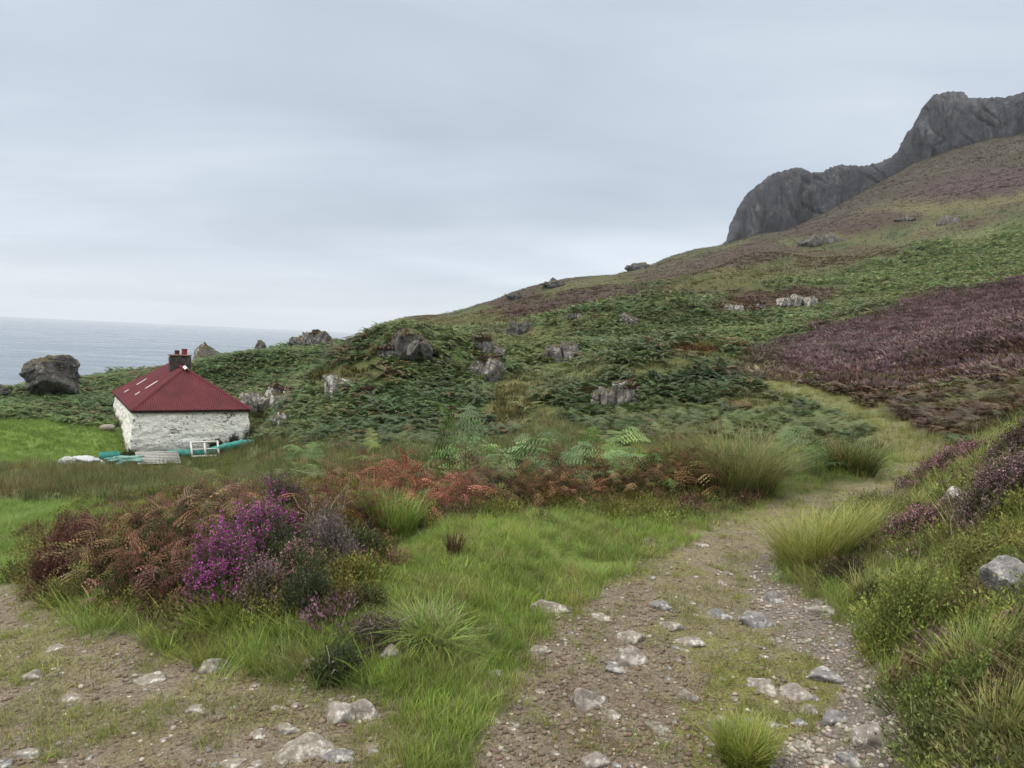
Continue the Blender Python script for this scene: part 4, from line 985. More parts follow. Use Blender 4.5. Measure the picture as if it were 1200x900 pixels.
    for db, M, hh, rr in ((-.16, M_pot_b, .24, .14), (.24, M_pot_r, .34, .16)):
        bm = bmesh.new(); prof = [(rr * 1.1, 0), (rr * .95, .04), (rr * .9, hh - .07), (rr * 1.05, hh - .05), (rr * 1.05, hh), (rr * .75, hh), (rr * .7, hh - .15)]
        rings = [[bm.verts.new(np.array(cw(ca, cb + db, RZ + .66 + z)) + np.array([r * math.cos(t * PI / 10), r * math.sin(t * PI / 10), 0])) for t in range(20)] for r, z in prof]
        for q in range(len(rings) - 1):
            for t in range(20): bm.faces.new((rings[q][t], rings[q][(t + 1) % 20], rings[q + 1][(t + 1) % 20], rings[q + 1][t]))
        bm.faces.new(rings[-1][::-1]); bmesh.ops.recalc_face_normals(bm, faces=bm.faces); bm_obj('chimney_pot', bm, M, ch, smooth=False)
make_roof()

# ------------------------------------------------------------------ things left around the cottage
M_teal = flat('teal_netting', K(60, 140, 128, .7), .8, noise_amt=.3, nscale=9, bump=.03); M_wht = flat('old_white_paint', K(196, 194, 188, .8), .7, noise_amt=.15); M_gryw = flat('grey_plastic_sacking', K(176, 176, 176, .75), .7, noise_amt=.15, bump=.03)
M_plank = flat('weathered_planks', K(166, 164, 158, .75), .85, noise_amt=.22, nscale=12)
M_orng = flat('faded_red_plastic', K(190, 90, 70), .6)
def wp(px, py): return hit(px, py)
def tube(pts, rad, seg=12, wob=.0, seed=0):
    pts = [np.array(p, float) for p in pts]; V, F = [], []; n = len(pts)
    for i, p in enumerate(pts):
        d = pts[min(i + 1, n - 1)] - pts[max(i - 1, 0)]; d /= np.linalg.norm(d) + 1e-9; s = np.cross(d, (0, 0, 1.0)); 
        if np.linalg.norm(s) < .1: s = np.cross(d, (1.0, 0, 0))
        s /= np.linalg.norm(s); u = np.cross(s, d); r0 = rad[i] if hasattr(rad, '__len__') else rad
        for t in range(seg):
            a = 2 * PI * t / seg; r = r0 * (1 + wob * float(noise2(i * .6, t * .9, seed)))
            V.append(p + (s * math.cos(a) + u * math.sin(a)) * r)
    for i in range(n - 1):
        for t in range(seg): F.append((i * seg + t, i * seg + (t + 1) % seg, (i + 1) * seg + (t + 1) % seg, (i + 1) * seg + t))
    V += [pts[0], pts[-1]]; a, b = len(V) - 2, len(V) - 1; T3 = []
    for t in range(seg): T3 += [(a, (t + 1) % seg, t), (b, (n - 1) * seg + t, (n - 1) * seg + (t + 1) % seg)]
    F = np.array([(f[0], f[1], f[2]) for f in F] + [(f[0], f[2], f[3]) for f in F] + T3); return np.array(V), F
def gfront(b, off): # ground point in front of the front wall: b along the wall, off metres towards the viewer
    p = CN + CVv * b - CU * off; return np.array([p[0], p[1], float(height(p[0], p[1]))])
def gpx(px, off):   # same, found from a sight column
    bs = np.linspace(-6, 12, 900); q = CN[None] + CVv[None] * bs[:, None] - CU[None] * off; P = np.stack([q[:, 0], q[:, 1], height(q[:, 0], q[:, 1])], 1)
    return float(bs[np.argmin(np.abs(project(P)[0] - px))])
b0, b1 = gpx(196, .75), gpx(299, .75)
P0 = gfront(b0, .75); pts = [gfront(b0 + (b1 - b0) * t, .75) - P0 + np.array([0, 0, .30 + .03 * math.sin(t * 9)]) for t in np.linspace(0, 1, 26)]
V, F = tube(pts, .21, 14, .35, 3); o = mesh_np('rolled_netting', V, F, M_teal, smooth=True); o.location = P0
tag(o, 'long teal roll of netting lying along the foot of the cottage wall', 'netting')
def bxv(x0, x1, y0, y1, z0, z1):
    V = np.array([(x, y, z) for z in (z0, z1) for x, y in ((x0, y0), (x1, y0), (x1, y1), (x0, y1))], float)
    F = np.array([(0, 3, 2, 1), (4, 5, 6, 7), (0, 1, 5, 4), (1, 2, 6, 5), (2, 3, 7, 6), (3, 0, 4, 7)]); return V, F
def boxes(L):
    V, F, o = [], [], 0
    for b in L:
        v, f = bxv(*b); V.append(v); F.append(f + o); o += 8
    return np.vstack(V), np.vstack(F)
# old sash leaning against the roll
b = gpx(241, 1.25); p = gfront(b, 1.25); yaw = math.atan2(CVv[1], CVv[0])
e = empty('window_frame', p + np.array([0, 0, .12]), yaw); e.rotation_euler = (math.radians(-42), 0, yaw)
tag(e, 'old white wooden window frame leaning on the teal roll', 'window frame')
V, F = boxes([(-.72, -.62, -.03, .03, 0, 1.0), (.62, .72, -.03, .03, 0, 1.0), (-.618, .618, -.03, .03, .9, 1.0), (-.618, .618, -.03, .03, 0, .1), (-.045, .045, -.026, .026, .102, .898)]); mesh_np('frame', V, F, M_wht, parent=e, sides=4)
V, F = boxes([(-.616, -.048, -.02, .02, .47, .52), (.048, .616, -.02, .02, .47, .52)]); mesh_np('glazing_bar', V, F, M_wht, parent=e, sides=4)
# slatted pallet
b = gpx(185, 1.9); p = gfront(b, 1.9)
e = empty('pallet', p + np.array([0, 0, .28]), yaw + .1); e.rotation_euler = (math.radians(22), math.radians(2), yaw + .05)
tag(e, 'weathered grey slatted pallet lying on the rushes in front of the wall', 'pallet')
for k in range(8): V, F = bxv(-1.0, 1.0, -.6 + k * .15, -.6 + k * .15 + .105, .06, .085); mesh_np('slat', V, F, M_plank, parent=e, sides=4)
for k in range(3): V, F = bxv(-.98 + k * .93, -.88 + k * .93, -.6, .56, -.06, .058); mesh_np('bearer', V, F, M_plank, parent=e, sides=4)
def lump(name, label, cat, px, off, w, h, M, seed, dp=.8, rough=.15, up=.0, group=None):
    b = gpx(px, off); p = gfront(b, off); V, F = rock_shape(4, (w / 2, w / 2 * dp, h * .62), seed, 10, rough, .75, 2.2); V[:, 2] += h * .42 + up
    V = rotz(V, yaw); o = mesh_np(name, V, F, M, smooth=True); o.location = p; tag(o, label, cat, group); return o
lump('sack', 'grey plastic sack at the left end of the junk', 'sack', 82, 2.4, .85, .42, M_gryw, 61, up=.15, group='sacks in the junk heap')
lump('sack', 'larger pale sack lying second from the left in the junk', 'sack', 101, 2.3, 1.2, .5, M_gryw, 62, up=.15, group='sacks in the junk heap')
lump('buoy', 'round white float with a faded mark among the sacks', 'buoy', 118, 2.2, .42, .4, M_wht, 63, .95, .03)
lump('canister', 'small faded red container beside the white float', 'canister', 123, 2.0, .22, .24, M_orng, 64)
lump('net_heap', 'heap of teal and grey netting by the cottage corner', 'netting', 147, 1.6, 1.7, .5, flat('faded_teal_net', K(110, 150, 140, .7), .85, noise_amt=.45, nscale=5, bump=.04), 65, .7, .3)
# open teal fish crate
b = gpx(128, 1.2); p = gfront(b, 1.2); e = empty('fish_crate', p + np.array([0, 0, .28]), yaw + .15); tag(e, 'small teal fish crate at the corner of the cottage', 'crate')
V, F = boxes([(-.42, .42, -.26, -.235, 0, .36), (-.42, .42, .235, .26, 0, .36), (-.42, -.395, -.232, .232, 0, .36), (.395, .42, -.232, .232, 0, .36)]); mesh_np('crate_wall', V, F, M_teal, parent=e, sides=4)
V, F = bxv(-.39, .39, -.23, .23, .01, .035); mesh_np('crate_floor', V, F, M_teal, parent=e, sides=4)
# pile of whitish stones past the left wall
rgp = np.random.default_rng(9)
for k, (px, py, w, lab) in enumerate([(123, 512, 10, 'dark stone lowest in the pile by the left wall'), (131, 512, 11, 'grey stone low in the pile against the left wall'), (128, 505, 11, 'pale stone halfway up the pile by the left wall'), (126, 500, 12, 'white flat stone topping the pile by the left wall')]):
    r = ray(px, py + 2); p = EYE + r / math.hypot(r[0], r[1]) * 46.5
    V, F = rock_shape(3, (w * 46 / 850 / 1.5, .26, .2), 400 + k, 10, .1); o = mesh_np('piled_stone', V, F, M_stone_w if k > 1 else M_stone_d); o.location = (p[0], p[1], p[2]); tag(o, lab, 'stone', 'stones piled beside the cottage')
# ------------------------------------------------------------------ stones in the tracks
def stone(label, px, py, w, h, M, seed, group, flatk=.75):
    p = ray_hit(px, py + h * .42, height); dist = (p - EYE) @ _f; w = w * 1.18; h = h * 1.1; W = w * dist / FPX; view = math.asin(max(min((EYE[2] - p[2]) / np.linalg.norm(p - EYE), 1), 0))
    hv = h * dist / FPX; dep = W * (.72 if h / w < .75 else .85)
    Ht = max((hv - dep * math.sin(view) * .8) / math.cos(view), W * .16); Ht = min(Ht, W * .75)
    V, F = rock_shape(4 if w > 15 else 3, (W * .56, dep * .56, Ht * 1.0), seed, 13, .09, .55, 1.7, .05); V[:, 2] += -Ht * .18
    V = rotz(V, -math.atan2(p[0], p[1]) + .3 * math.sin(seed)); p = p.copy(); p[1] += dep * .25
    o = mesh_np('stone', V, F, M, smooth=False); o.location = (float(p[0]), float(p[1]), float(height(p[0], p[1]))); tag(o, label, 'stone', group)
    ROCKS.append((p[0], p[1], W * .42)); return o
GR, GL = 'stones in the main track', 'stones in the left track'
BIG = [
 (648,710,39,18,0,'wide flat stone half buried in grass at the left edge of the track'), (632,760,23,13,1,'pale oval stone at the meeting of dark dirt and grass'),
 (742,746,27,13,1,'cream flat stone just above the pair of grey stones in mid track'), (738,767,32,21,0,'long rough stone behind the smaller wedge in mid track'),
 (719,781,25,14,2,'grey wedge stone leaning in front of the long rough one'), (687,815,40,32,0,'largest upright stone in the dark dirt, dark patch on top'),
 (718,836,16,13,1,'small block just right below the largest dirt stone'), (772,849,23,18,1,'smooth rounded tan stone in dirt near the bottom'),
 (810,814,19,15,1,'bright white angular stone lying loose on the dirt'), (852,846,20,18,1,'pale stone right above the bottom grass tussock'),
 (696,889,27,18,0,'rough stone cut close to the bottom edge in the dirt'), (808,749,30,16,0,'broad stone at the tip of the mossy strip'),
 (788,732,23,12,1,'flat tan stone above the broad mossy strip stone'), (774,708,18,13,2,'small grey hump stone highest in the middle track'),
 (845,719,20,13,2,'dark grey angular stone with a white side by the gravel'), (890,726,34,22,2,'knobbly grey stone with hollows beside the gravel strip'),
 (908,700,26,14,2,'flat grey slab above the knobbly stone'), (969,713,30,16,0,'mossy stone against the foot of the right bank'),
 (974,789,44,21,2,'largest smooth grey stone in the gravel'), (898,803,34,15,0,'long low stone left of the largest gravel stone'),
 (937,810,30,18,0,'slanting stone between the moss and the gravel'), (950,831,14,11,1,'little white stone standing in the gravel'),
 (936,845,18,10,2,'dark small slab below the little white stone'), (980,840,28,18,2,'grey stone sunk at the gravel edge, lower right'),
 (1044,862,52,30,0,'long slanting ledge stone beside the green cushion at bottom right'), (996,886,32,20,2,'blue grey stone at the bottom of the gravel'),
 (938,872,24,14,1,'flat pale stone right of the bottom grass tussock'), (963,888,18,14,1,'pale stone touching the blue grey one at the bottom'),
 (902,847,16,11,0,'small brown stone in dirt left of the dark slab'), (580,788,18,12,0,'stone lying in the grass tongue between the tracks'),
 (822,638,14,5,1,'thin flat stone far up the track'), (854,671,12,8,1,'small pale stone far up the right side of the track'), (708,722,20,8,1,'flat light stone in the moss above the cream stone'),
]
LFT = [
 (40,790,20,13,0,'solitary brown topped stone on the green left track'), (395,827,40,40,0,'tall tilted slab against the bank between the tracks'), (425,832,36,28,0,'squat rough stone right of the tall tilted slab'),
 (350,872,54,30,1,'largest long stone low in the left track'), (395,885,28,14,2,'grey stone right of the largest long left stone'), (300,860,22,12,1,'cream stone up and left of the largest long stone'),
 (325,828,20,10,1,'pale flat stone beneath the tall tilted slab'), (28,880,36,18,0,'mossy ridge of stone at the bottom left corner'), (5,893,16,13,2,'stone cut by the bottom left corner'),
 (270,894,26,12,1,'flat light stone on the bottom edge of the left track'), (300,894,17,9,1,'small light stone on the bottom edge beside the flat one'), (82,816,22,8,1,'thin pale stone on the mossy part of the left track'),
 (177,795,32,12,1,'long slanting pale stone in the middle of the left track'), (248,779,26,15,0,'rounded stone at the grassy foot of the heather bank'), (228,830,20,10,1,'oval stone in dirt in the middle of the left track'),
 (455,762,19,15,0,'stone in the eroded hollow of the bank'), (360,775,15,16,0,'upright little stone in the grassy bank'), (335,852,24,15,1,'light stone touching the upper end of the largest long one'), (65,759,20,6,1,'flattest pale stone at the far side of the left track'),
]
MM = [M_stone, M_stone_w, M_stone_d]
for k, (a, b, w, h, m_, l) in enumerate(BIG): stone(l, a, b, w, h, MM[m_], 500 + k, GR)
for k, (a, b, w, h, m_, l) in enumerate(LFT): stone(l, a, b, w, h, MM[m_], 600 + k, GL)
rq = np.random.default_rng(21)
def small_ones(n, zone, label, seed0, kk, grp):
    c = 0; t = 0
    while c < n and t < 6000:
        t += 1; px, py = rq.uniform(0, 1100), rq.uniform(650, 898); p = ray_hit(px, py, base_h); m, *_r2 = zone_masks(p[:1], p[1:2], p[2:3])
        if m[zone][0] < .8 or (zone == 'track_r' and (m['dirt'][0] > .5 or m['gravel'][0] > .5)): continue
        w = rq.uniform(5, 12) * (.6 + .4 * (py - 600) / 300); stone(label, px, py, w, w * rq.uniform(.45, .75), MM[int(rq.integers(0, 3))], seed0 + c * 7, grp); c += 1
small_ones(36, 'dirt', 'small loose stone on the brown dirt of the main track', 700, 0, 'small stones on the brown dirt')
small_ones(52, 'gravel', 'small stone in the grey gravel strip of the main track', 750, 0, 'small stones in the gravel strip')
small_ones(34, 'track_r', 'small stone in the thin grass of the main track', 800, 0, 'small stones in the grassy track')
small_ones(34, 'track_l', 'small stone scattered over the left hand track', 850, 0, 'small stones on the left track')
rock_thing('boulder', 'grey lichen spotted boulder in the right bank above the purple heather', 'boulder', 1181, 703, 50, 46, M_stone_d, 901, None, .15, 5, .8, 12, .08, sharp=.7)
rock_thing('boulder', 'pale sloping rock showing under the big mauve heather bush', 'boulder', 1122, 596, 40, 24, M_stone, 902, None, .3, 4, .9, 12, .08, sharp=.6)
rock_thing('boulder', 'small pale stone poking through the right bank grasses', 'boulder', 1088, 733, 11, 9, M_stone_w, 903, None, .2, 3, .8, 12, .08, clear=False)

# gravel and grit
def pebbles():
    shp = []
    for k in range(8): V, F = rock_shape(1, (1, .8, .55), 950 + k, 8, .1, .6); shp.append((V, F, np.ones(len(V))))
    x, y = scatter(80000, -38, 34, 2.5, 10, .4); z = height(x, y); m, px, py, d = zone_masks(x, y, z)
    w = m['gravel'] * 1.0 + m['track_l'] * .22 * (1 + 1.5 * (fbm(x * 1.4, y * 1.4, 3, 350) > .15)) + m['dirt'] * .4 + m['track_r'] * .16
    k = rng.random(len(x)) < w; x, y, z = x[k], y[k], z[k]; n = len(x)
    s = .003 + .016 * rng.random(n) ** 3.6; ci = rng.integers(0, 4, n); cc = np.array([K(160,150,138), K(184,172,156), K(136,126,116), K(132,116,100)])[ci]; dk = (m['gravel'][k] < .5) & (rng.random(n) < .78); cc[dk] = K(118, 99, 82)
    V, F, Cc = place(shp, np.stack([x, y, z + s * .15], 1), rng.uniform(0, 6.28, n), s, jitter(cc, rng, .15, .04))
    m_, nt, out = mat('grit'); a = N(nt, 'ShaderNodeAttribute', attribute_name='Col'); b = N(nt, 'ShaderNodeBsdfPrincipled'); b.inputs['Roughness'].default_value = .9; nt.links.new(a.outputs['Color'], b.inputs['Base Color']); nt.links.new(b.outputs[0], out.inputs[0])
    tag(mesh_np('gravel', V, F, m_, Cc), 'loose gravel and grit on the two tracks', 'gravel', kind='stuff')
pebbles()

# ------------------------------------------------------------------ near grass
TS = [tuft(12, .07, .0038, .05, .7, rg, 2) for _ in range(8)]      # short turf
TL = [tuft(16, .21, .0050, .07, .9, rg, 3) for _ in range(8)]      # long soft grass
TW = [tuft(7, .022, .0035, .04, .8, rg, 1) for _ in range(6)]      # worn grass on the track
def grass(name, label, parts):
    L = [place(*a) for a in parts]; o = 0; FF = []
    for a in L: FF.append(a[1] + o); o += len(a[0])
    tag(mesh_np(name, np.vstack([a[0] for a in L]), np.vstack(FF), M_grass, np.vstack([a[2] for a in L])), label, name.replace('_', ' '), kind='stuff')
def near(n, a0, a1, d0, d1, power):
    x, y = scatter(n, a0, a1, d0, d1, power); z = height(x, y); k = cull(x, y, z, .2, 520, 20) & clear_rocks(x, y); x, y, z = x[k], y[k], z[k]; m, px, py, d = zone_masks(x, y, z)
    return x, y, z, m, px, py, d
def gc(n, x, y, base=None):
    t = sst(-.25, .3, fbm(x * 1.2, y * 1.2, 3, 360))[:, None]; u = sst(.0, .35, fbm(x * 2.6, y * 2.6, 3, 366))[:, None]
    c = COLR['grass'] * (1 - t) + COLR['grass_b'] * t; c = c * (1 - .6 * u) + COLR['grass_y'] * .6 * u; c = jitter(c, rng, .2, .06)
    dry = rng.random(n) < .17; c[dry] = jitter(np.repeat(COLR['straw'][None] * 1.2, dry.sum(), 0), rng, .15, .03); return c
parts = []
x, y, z, m, px, py, d = near(44000, -38, 34, 2.5, 14, .3)
w = np.clip(m['short'] * 1.0 * (1 - .7 * m['bushy']) + m['tongue'] * .9 + m['meadow_n'] * .6, 0, 1); w = w * (1 - .6 * m['dirt'])
k = (rng.random(len(x)) < w) & ~((fbm(x * 1.7, y * 1.7, 3, 370) > .34)); 
nk = k.sum(); long_ = (fbm(x * .9, y * .9, 3, 375) > .1) | (py < 640) & (px < 560)
# grass is longer along the ridge between the tracks and below the heather
for sel, pr, sc0 in ((k & ~long_, TS, 1.0), (k & long_, TL, .42)):
    n = sel.sum(); parts.append((pr, np.stack([x[sel], y[sel], z[sel] - .004], 1), rng.uniform(0, 6.28, n), sc0 * rng.uniform(.6, 1.35, n) * (.85 + .03 * d[sel]), gc(n, x[sel], y[sel]), rng.normal(0, .22, (n, 2))))
grass('turf_grass', 'bright green grass between the two tracks', parts)
parts = []
# rough grassy skirts below the heather and on both banks
x, y, z, m, px, py, d = near(68000, -46, 50, 2.4, 13, .3)
tot = np.clip(m['track_r'] + m['track_l'] + m['short'] + m['tongue'] + m['meadow_n'] + m['pathfar'], 0, 1)
w = (1 - tot) * (1 - .8 * m['bushy']) * np.where(m['rbank'] > .4, .62, np.where(py > 690, .85, .35)) * np.where((py < 600) & (px < 600), .5, 1) * (m['rush'] < .5)
k = rng.random(len(x)) < w; n = k.sum(); c = gc(n, x[k], y[k]); q = (m['rbank'][k] > .4) & (rng.random(n) < .45); c[q] = jitter(np.repeat(((COLR['grass_y'] + COLR['olive']) * .55)[None], q.sum(), 0), rng, .2, .05)
parts.append((TL, np.stack([x[k], y[k], z[k] - .01], 1), rng.uniform(0, 6.28, n), rng.uniform(.3, .8, n) * np.where(rng.random(n) < .12, 1.5, 1) * (.8 + .02 * d[k]), c, rng.normal(0, .4, (n, 2))))
grass('rough_grass', 'long rough grass on the banks beside the tracks', parts)
parts = []
x, y, z, m, px, py, d = near(20000, -38, 34, 2.5, 9, .3); k = (rng.random(len(x)) < np.clip(m['track_r'] + m['track_l'], 0, 1) * (1 - .85 * m['gravel']) * (1 - .55 * m['dirt'])) & (fbm(x * 2.4, y * 2.4, 3, 398) > .1); n = k.sum()
parts.append((TS, np.stack([x[k], y[k], z[k] - .003], 1), rng.uniform(0, 6.28, n), rng.uniform(.35, .8, n), jitter(np.repeat(((COLR['grass_y'] + COLR['grass']) * .5)[None], n, 0), rng, .2, .06), rng.normal(0, .3, (n, 2))))
x, y, z, m, px, py, d = near(60000, -38, 34, 2.5, 16, .2)
w = np.clip(m['track_r'] * (.45 + .5 * m['moss']) + m['track_l'] * .5 + m['pathfar'] * .8, 0, 1) * (1 - .65 * m['dirt']) * (1 - .93 * m['gravel']) * sst(-.25, .25, fbm(x * 2.2, y * 2.2, 3, 380))
k = rng.random(len(x)) < w; n = k.sum(); t = rng.random((n, 1)); c = jitter(COLR['moss'] * t + COLR['grass_y'] * (1 - t) * .9, rng, .2, .06)
LIT = []
for q in range(6):
    v, f, t = blade(.045, .003, .03, 0, rg.uniform(-1, 1), 2); LIT.append((v[:, [2, 1, 0]] * np.array([1, 1, .25]), f, t))
xs, ys, zs_, ms, _a, _b, ds = near(70000, -38, 34, 2.5, 9, .3); kk = rng.random(len(xs)) < np.clip(ms['track_r'] * .5 + ms['track_l'] * .55, 0, 1) * (1 - .6 * ms['gravel']); nn_ = kk.sum()
lc = np.array([K(150, 130, 100), K(120, 96, 74), K(176, 160, 124), K(96, 76, 58)])[rng.integers(0, 4, nn_)]
parts.append((LIT, np.stack([xs[kk], ys[kk], zs_[kk] + .003], 1), rng.uniform(0, 6.28, nn_), rng.uniform(.4, 1.2, nn_) * (.7 + .08 * ds[kk]), jitter(lc, rng, .2, .05)))
parts.append((TW, np.stack([x[k], y[k], z[k] - .002], 1), rng.uniform(0, 6.28, n), rng.uniform(.6, 1.6, n) * (.8 + .05 * d[k]), c, rng.normal(0, .3, (n, 2))))
x, y, z, m, px, py, d = near(16000, -5, 36, 11, 34, .6); k = (m['pathfar'] > .4) & (rng.random(len(x)) < .8); n = k.sum()
if n: parts.append((TL, np.stack([x[k], y[k], z[k] - .01], 1), rng.uniform(0, 6.28, n), rng.uniform(.4, .8, n) * (1 + .02 * d[k]), jitter(np.repeat(K(146, 146, 84)[None], n, 0), rng, .2, .07), rng.normal(0, .2, (n, 2))))
grass('track_grass', 'worn yellowish grass and moss on the tracks', parts)
x, y, z, m, px, py, d = near(74000, -44, -20, 7, 52, .9); k = (m['meadow'] > .4) | ((m['meadow_n'] > .4) & (d > 7)); n = k.sum()
grass('meadow_grass', 'smooth bright green meadow turf left of the cottage', [(GR2 if False else TS, np.stack([x[k], y[k], z[k] - .01], 1), rng.uniform(0, 6.28, n), (1 + .06 * d[k]) * rng.uniform(.5, 1.1, n), jitter(np.repeat(COLR['meadow'][None] * 1.0, n, 0) * (1 + .25 * fbm(x[k] * .4, y[k] * .4, 3, 385)[:, None]), rng, .12, .04), rng.normal(0, .15, (n, 2)))])

# ------------------------------------------------------------------ plants one can tell apart
def spot(px, py): p = hit(px, py); return p, (p - EYE) @ _f
def sprigs(w, dp, h, n, leafc, rg_, leaf=.013, lo=.35, dens=12, lumps=.22, seed=0, p0=None, flower=None, ffrac=0, fsize=.012, fcl=0, bare=0):
    """dome of upright leafy sprigs; flowers near the tips. returns (leaf arrays, flower arrays)"""
    th = rg_.uniform(0, 2 * PI, n); ct = rg_.uniform(0, 1, n) ** .8; sn = np.sqrt(1 - ct ** 2)
    lump = 1 + lumps * noise2(np.cos(th) * sn * 2.6 + seed, np.sin(th) * sn * 2.6 + ct) * 1.6
    k = rg_.uniform(.72, 1.04, n) * lump; tip = np.stack([np.cos(th) * sn * w / 2 * k, np.sin(th) * sn * dp / 2 * k, np.maximum(ct, .08) * h * k], 1)
    root = tip * np.array([.45, .45, .25]); root[:, 2] -= .02
    if p0 is not None:
        gz_ = height(p0[0] + tip[:, 0], p0[1] + tip[:, 1]) - p0[2]; tip[:, 2] += gz_; root[:, 2] += gz_
    stem_d = tip - root; V, F, Cc = [], [], []; FV, FF_, FC = [], [], []
    sc = np.exp(rg_.normal(0, .25, n))[:, None] * np.exp(rg_.normal(0, .07, (n, 3))) * leafc[None]
    # stems
    sw = .0022 if not bare else .003; side = np.cross(stem_d, rg_.normal(size=(n, 3))); side /= np.linalg.norm(side, axis=1)[:, None] + 1e-9
    SV = np.stack([root - side * sw, root + side * sw, tip], 1).reshape(-1, 3); SF = np.arange(3 * n).reshape(-1, 3); SC = np.repeat((sc * .55 + K(96, 80, 64) * .4), 3, 0)
    V.append(SV); F.append(SF); Cc.append(SC); off = len(SV)
    for j in range(dens):
        s = lo + (1 - lo) * (j + rg_.random(n)) / dens; c = root + stem_d * s[:, None] + rg_.normal(0, leaf * .6, (n, 3))
        up = stem_d / (np.linalg.norm(stem_d, axis=1)[:, None] + 1e-9) + rg_.normal(0, .55, (n, 3)); up[:, 2] += .35; up /= np.linalg.norm(up, axis=1)[:, None]
        sd = np.cross(up, rg_.normal(size=(n, 3))); sd /= np.linalg.norm(sd, axis=1)[:, None] + 1e-9; l = leaf * rg_.uniform(.6, 1.4, n)[:, None]
        t4 = np.stack([c - sd * l * .28, c + sd * l * .28, c + up * l], 1).reshape(-1, 3); V.append(t4); F.append(np.arange(3 * n).reshape(-1, 3) + off); off += 3 * n
        Cc.append(np.repeat(sc * rg_.uniform(.8, 1.25, (n, 1)), 3, 0))
    if flower is not None and ffrac > 0:
        pick = noise2(tip[:, 0] / .09 + seed, (tip[:, 1] + tip[:, 2]) / .09, 500 + seed) * .9 + rg_.normal(0, .22, n); thr = np.quantile(pick, 1 - ffrac); ix = np.nonzero(pick > thr)[0]; o2 = 0
        fc = np.exp(rg_.normal(0, .25, len(ix)))[:, None] * np.exp(rg_.normal(0, .08, (len(ix), 3))) * flower[None]
        for j in range(11):
            s = .68 + .36 * (j + rg_.random(len(ix))) / 11; c = root[ix] + stem_d[ix] * s[:, None] + rg_.normal(0, fsize * .55, (len(ix), 3)); up = rg_.normal(size=c.shape); up /= np.linalg.norm(up, axis=1)[:, None]
            sd = np.cross(up, rg_.normal(size=c.shape)); sd /= np.linalg.norm(sd, axis=1)[:, None] + 1e-9; l = fsize * rg_.uniform(.6, 1.2, len(ix))[:, None]; m3 = len(ix)
            q4 = np.stack([c - up * l * .5, c + sd * l * .4, c + up * l * .5, c - sd * l * .4], 1).reshape(-1, 3); b = np.arange(m3)[:, None] * 4 + o2
            FV.append(q4); FF_.append(np.concatenate([b + np.array([0, 1, 2]), b + np.array([0, 2, 3])])); o2 += 4 * m3; FC.append(np.repeat(fc * rg_.uniform(.75, 1.3, (m3, 1)), 4, 0))
    A_ = (np.vstack(V), np.vstack(F), np.vstack(Cc)); B_ = (np.vstack(FV), np.vstack(FF_), np.vstack(FC)) if FV else None
    return A_, B_
def rushy(p0, w, h, n, colr, rg_, seed_heads=0, lean=.45, blade_w=.006, flat_=0):
    L = []; CL_ = []
    for k in range(n):
        a = rg_.uniform(0, 2 * PI); q = math.sqrt(rg_.random()) * .33 * w; hh = h * rg_.uniform(.55, 1.12)
        b = blade(hh, blade_w * rg_.uniform(.7, 1.3), lean * hh * rg_.uniform(.1, 1.3) + q * .6, a + rg_.normal(0, .9), rg_.uniform(-.6, .6), 4, (q * math.cos(a), q * math.sin(a)))
        L.append(b); c = colr[int(rg_.integers(0, len(colr)))] * math.exp(rg_.normal(0, .18)); CL_.append(np.repeat(c[None], len(b[0]), 0) * b[2][:, None])
    V, F, _ = merge(L); V[:, 2] += (height(p0[0] + V[:, 0], p0[1] + V[:, 1]) - p0[2]); return V, F, np.vstack(CL_)
def twigs(w, h, n, rg_, c, par):
    for k in range(n):
        a = rg_.uniform(0, 2 * PI); r = w * .4 * rg_.random(); p = np.array([r * math.cos(a), r * math.sin(a), h * rg_.uniform(.3, .8)]); pts = [p]
        d_ = np.array([math.cos(a) * .6, math.sin(a) * .6, rg_.uniform(.2, 1)])
        for s in range(4): d_ = d_ + rg_.normal(0, .4, 3); pts.append(pts[-1] + d_ / np.linalg.norm(d_) * h * .16)
        v, f = tube(pts, [.0028, .0024, .0018, .0014, .001], 4); mesh_np('dead_twig', v, f, M_twig, np.repeat(c[None] * rg_.uniform(.8, 1.2), len(v), 0), parent=par)
GRN = K(98, 104, 68); GRNd = K(82, 92, 62); BLOOM = K(174, 88, 154, .8); PINK = K(176, 128, 140, .8); MAUVE = K(150, 122, 126, .72); GREY = K(136, 124, 120, .7); YG = K(128, 136, 66); RUST = K(126, 90, 66, .7); REDB = K(108, 74, 58, .7); RED2 = K(134, 92, 84, .7); BRN = K(110, 84, 62)
seedc = [0]
def bush(label, px, py, w, h, leafc, flower=None, ff=0, group='heather bushes on the bank between the tracks', dens=1.0, leaf=.013, name='heather_bush', cat='heather', tw=0, dp=.9, fsize=.012):
    seedc[0] += 1; r = np.random.default_rng(1000 + seedc[0]); p, dist = spot(px, py); W, H = w * dist / FPX, h * dist / FPX; p = p.copy(); p[0] += p[0] / dist * W * .25; p[1] += W * .3; p[2] = float(height(p[0], p[1]))
    n = int(np.clip(2600 * (W * max(W, H)) * dens / (leaf / .013) ** 2 * 1.6, 250, 4200))
    A_, B_ = sprigs(W * 1.08, W * dp, H * 1.0, n, leafc, r, leaf, seed=seedc[0], p0=p, flower=flower, ffrac=ff, fsize=fsize)
    e = empty(name, p); tag(e, label, cat, group); mesh_np('foliage', A_[0], A_[1], M_heath, A_[2], parent=e)
    if B_ is not None: mesh_np('blossom', B_[0], B_[1], M_flower, B_[2], parent=e)
    if tw: twigs(W, H, tw, r, K(160, 148, 132, .6), e)
    return e
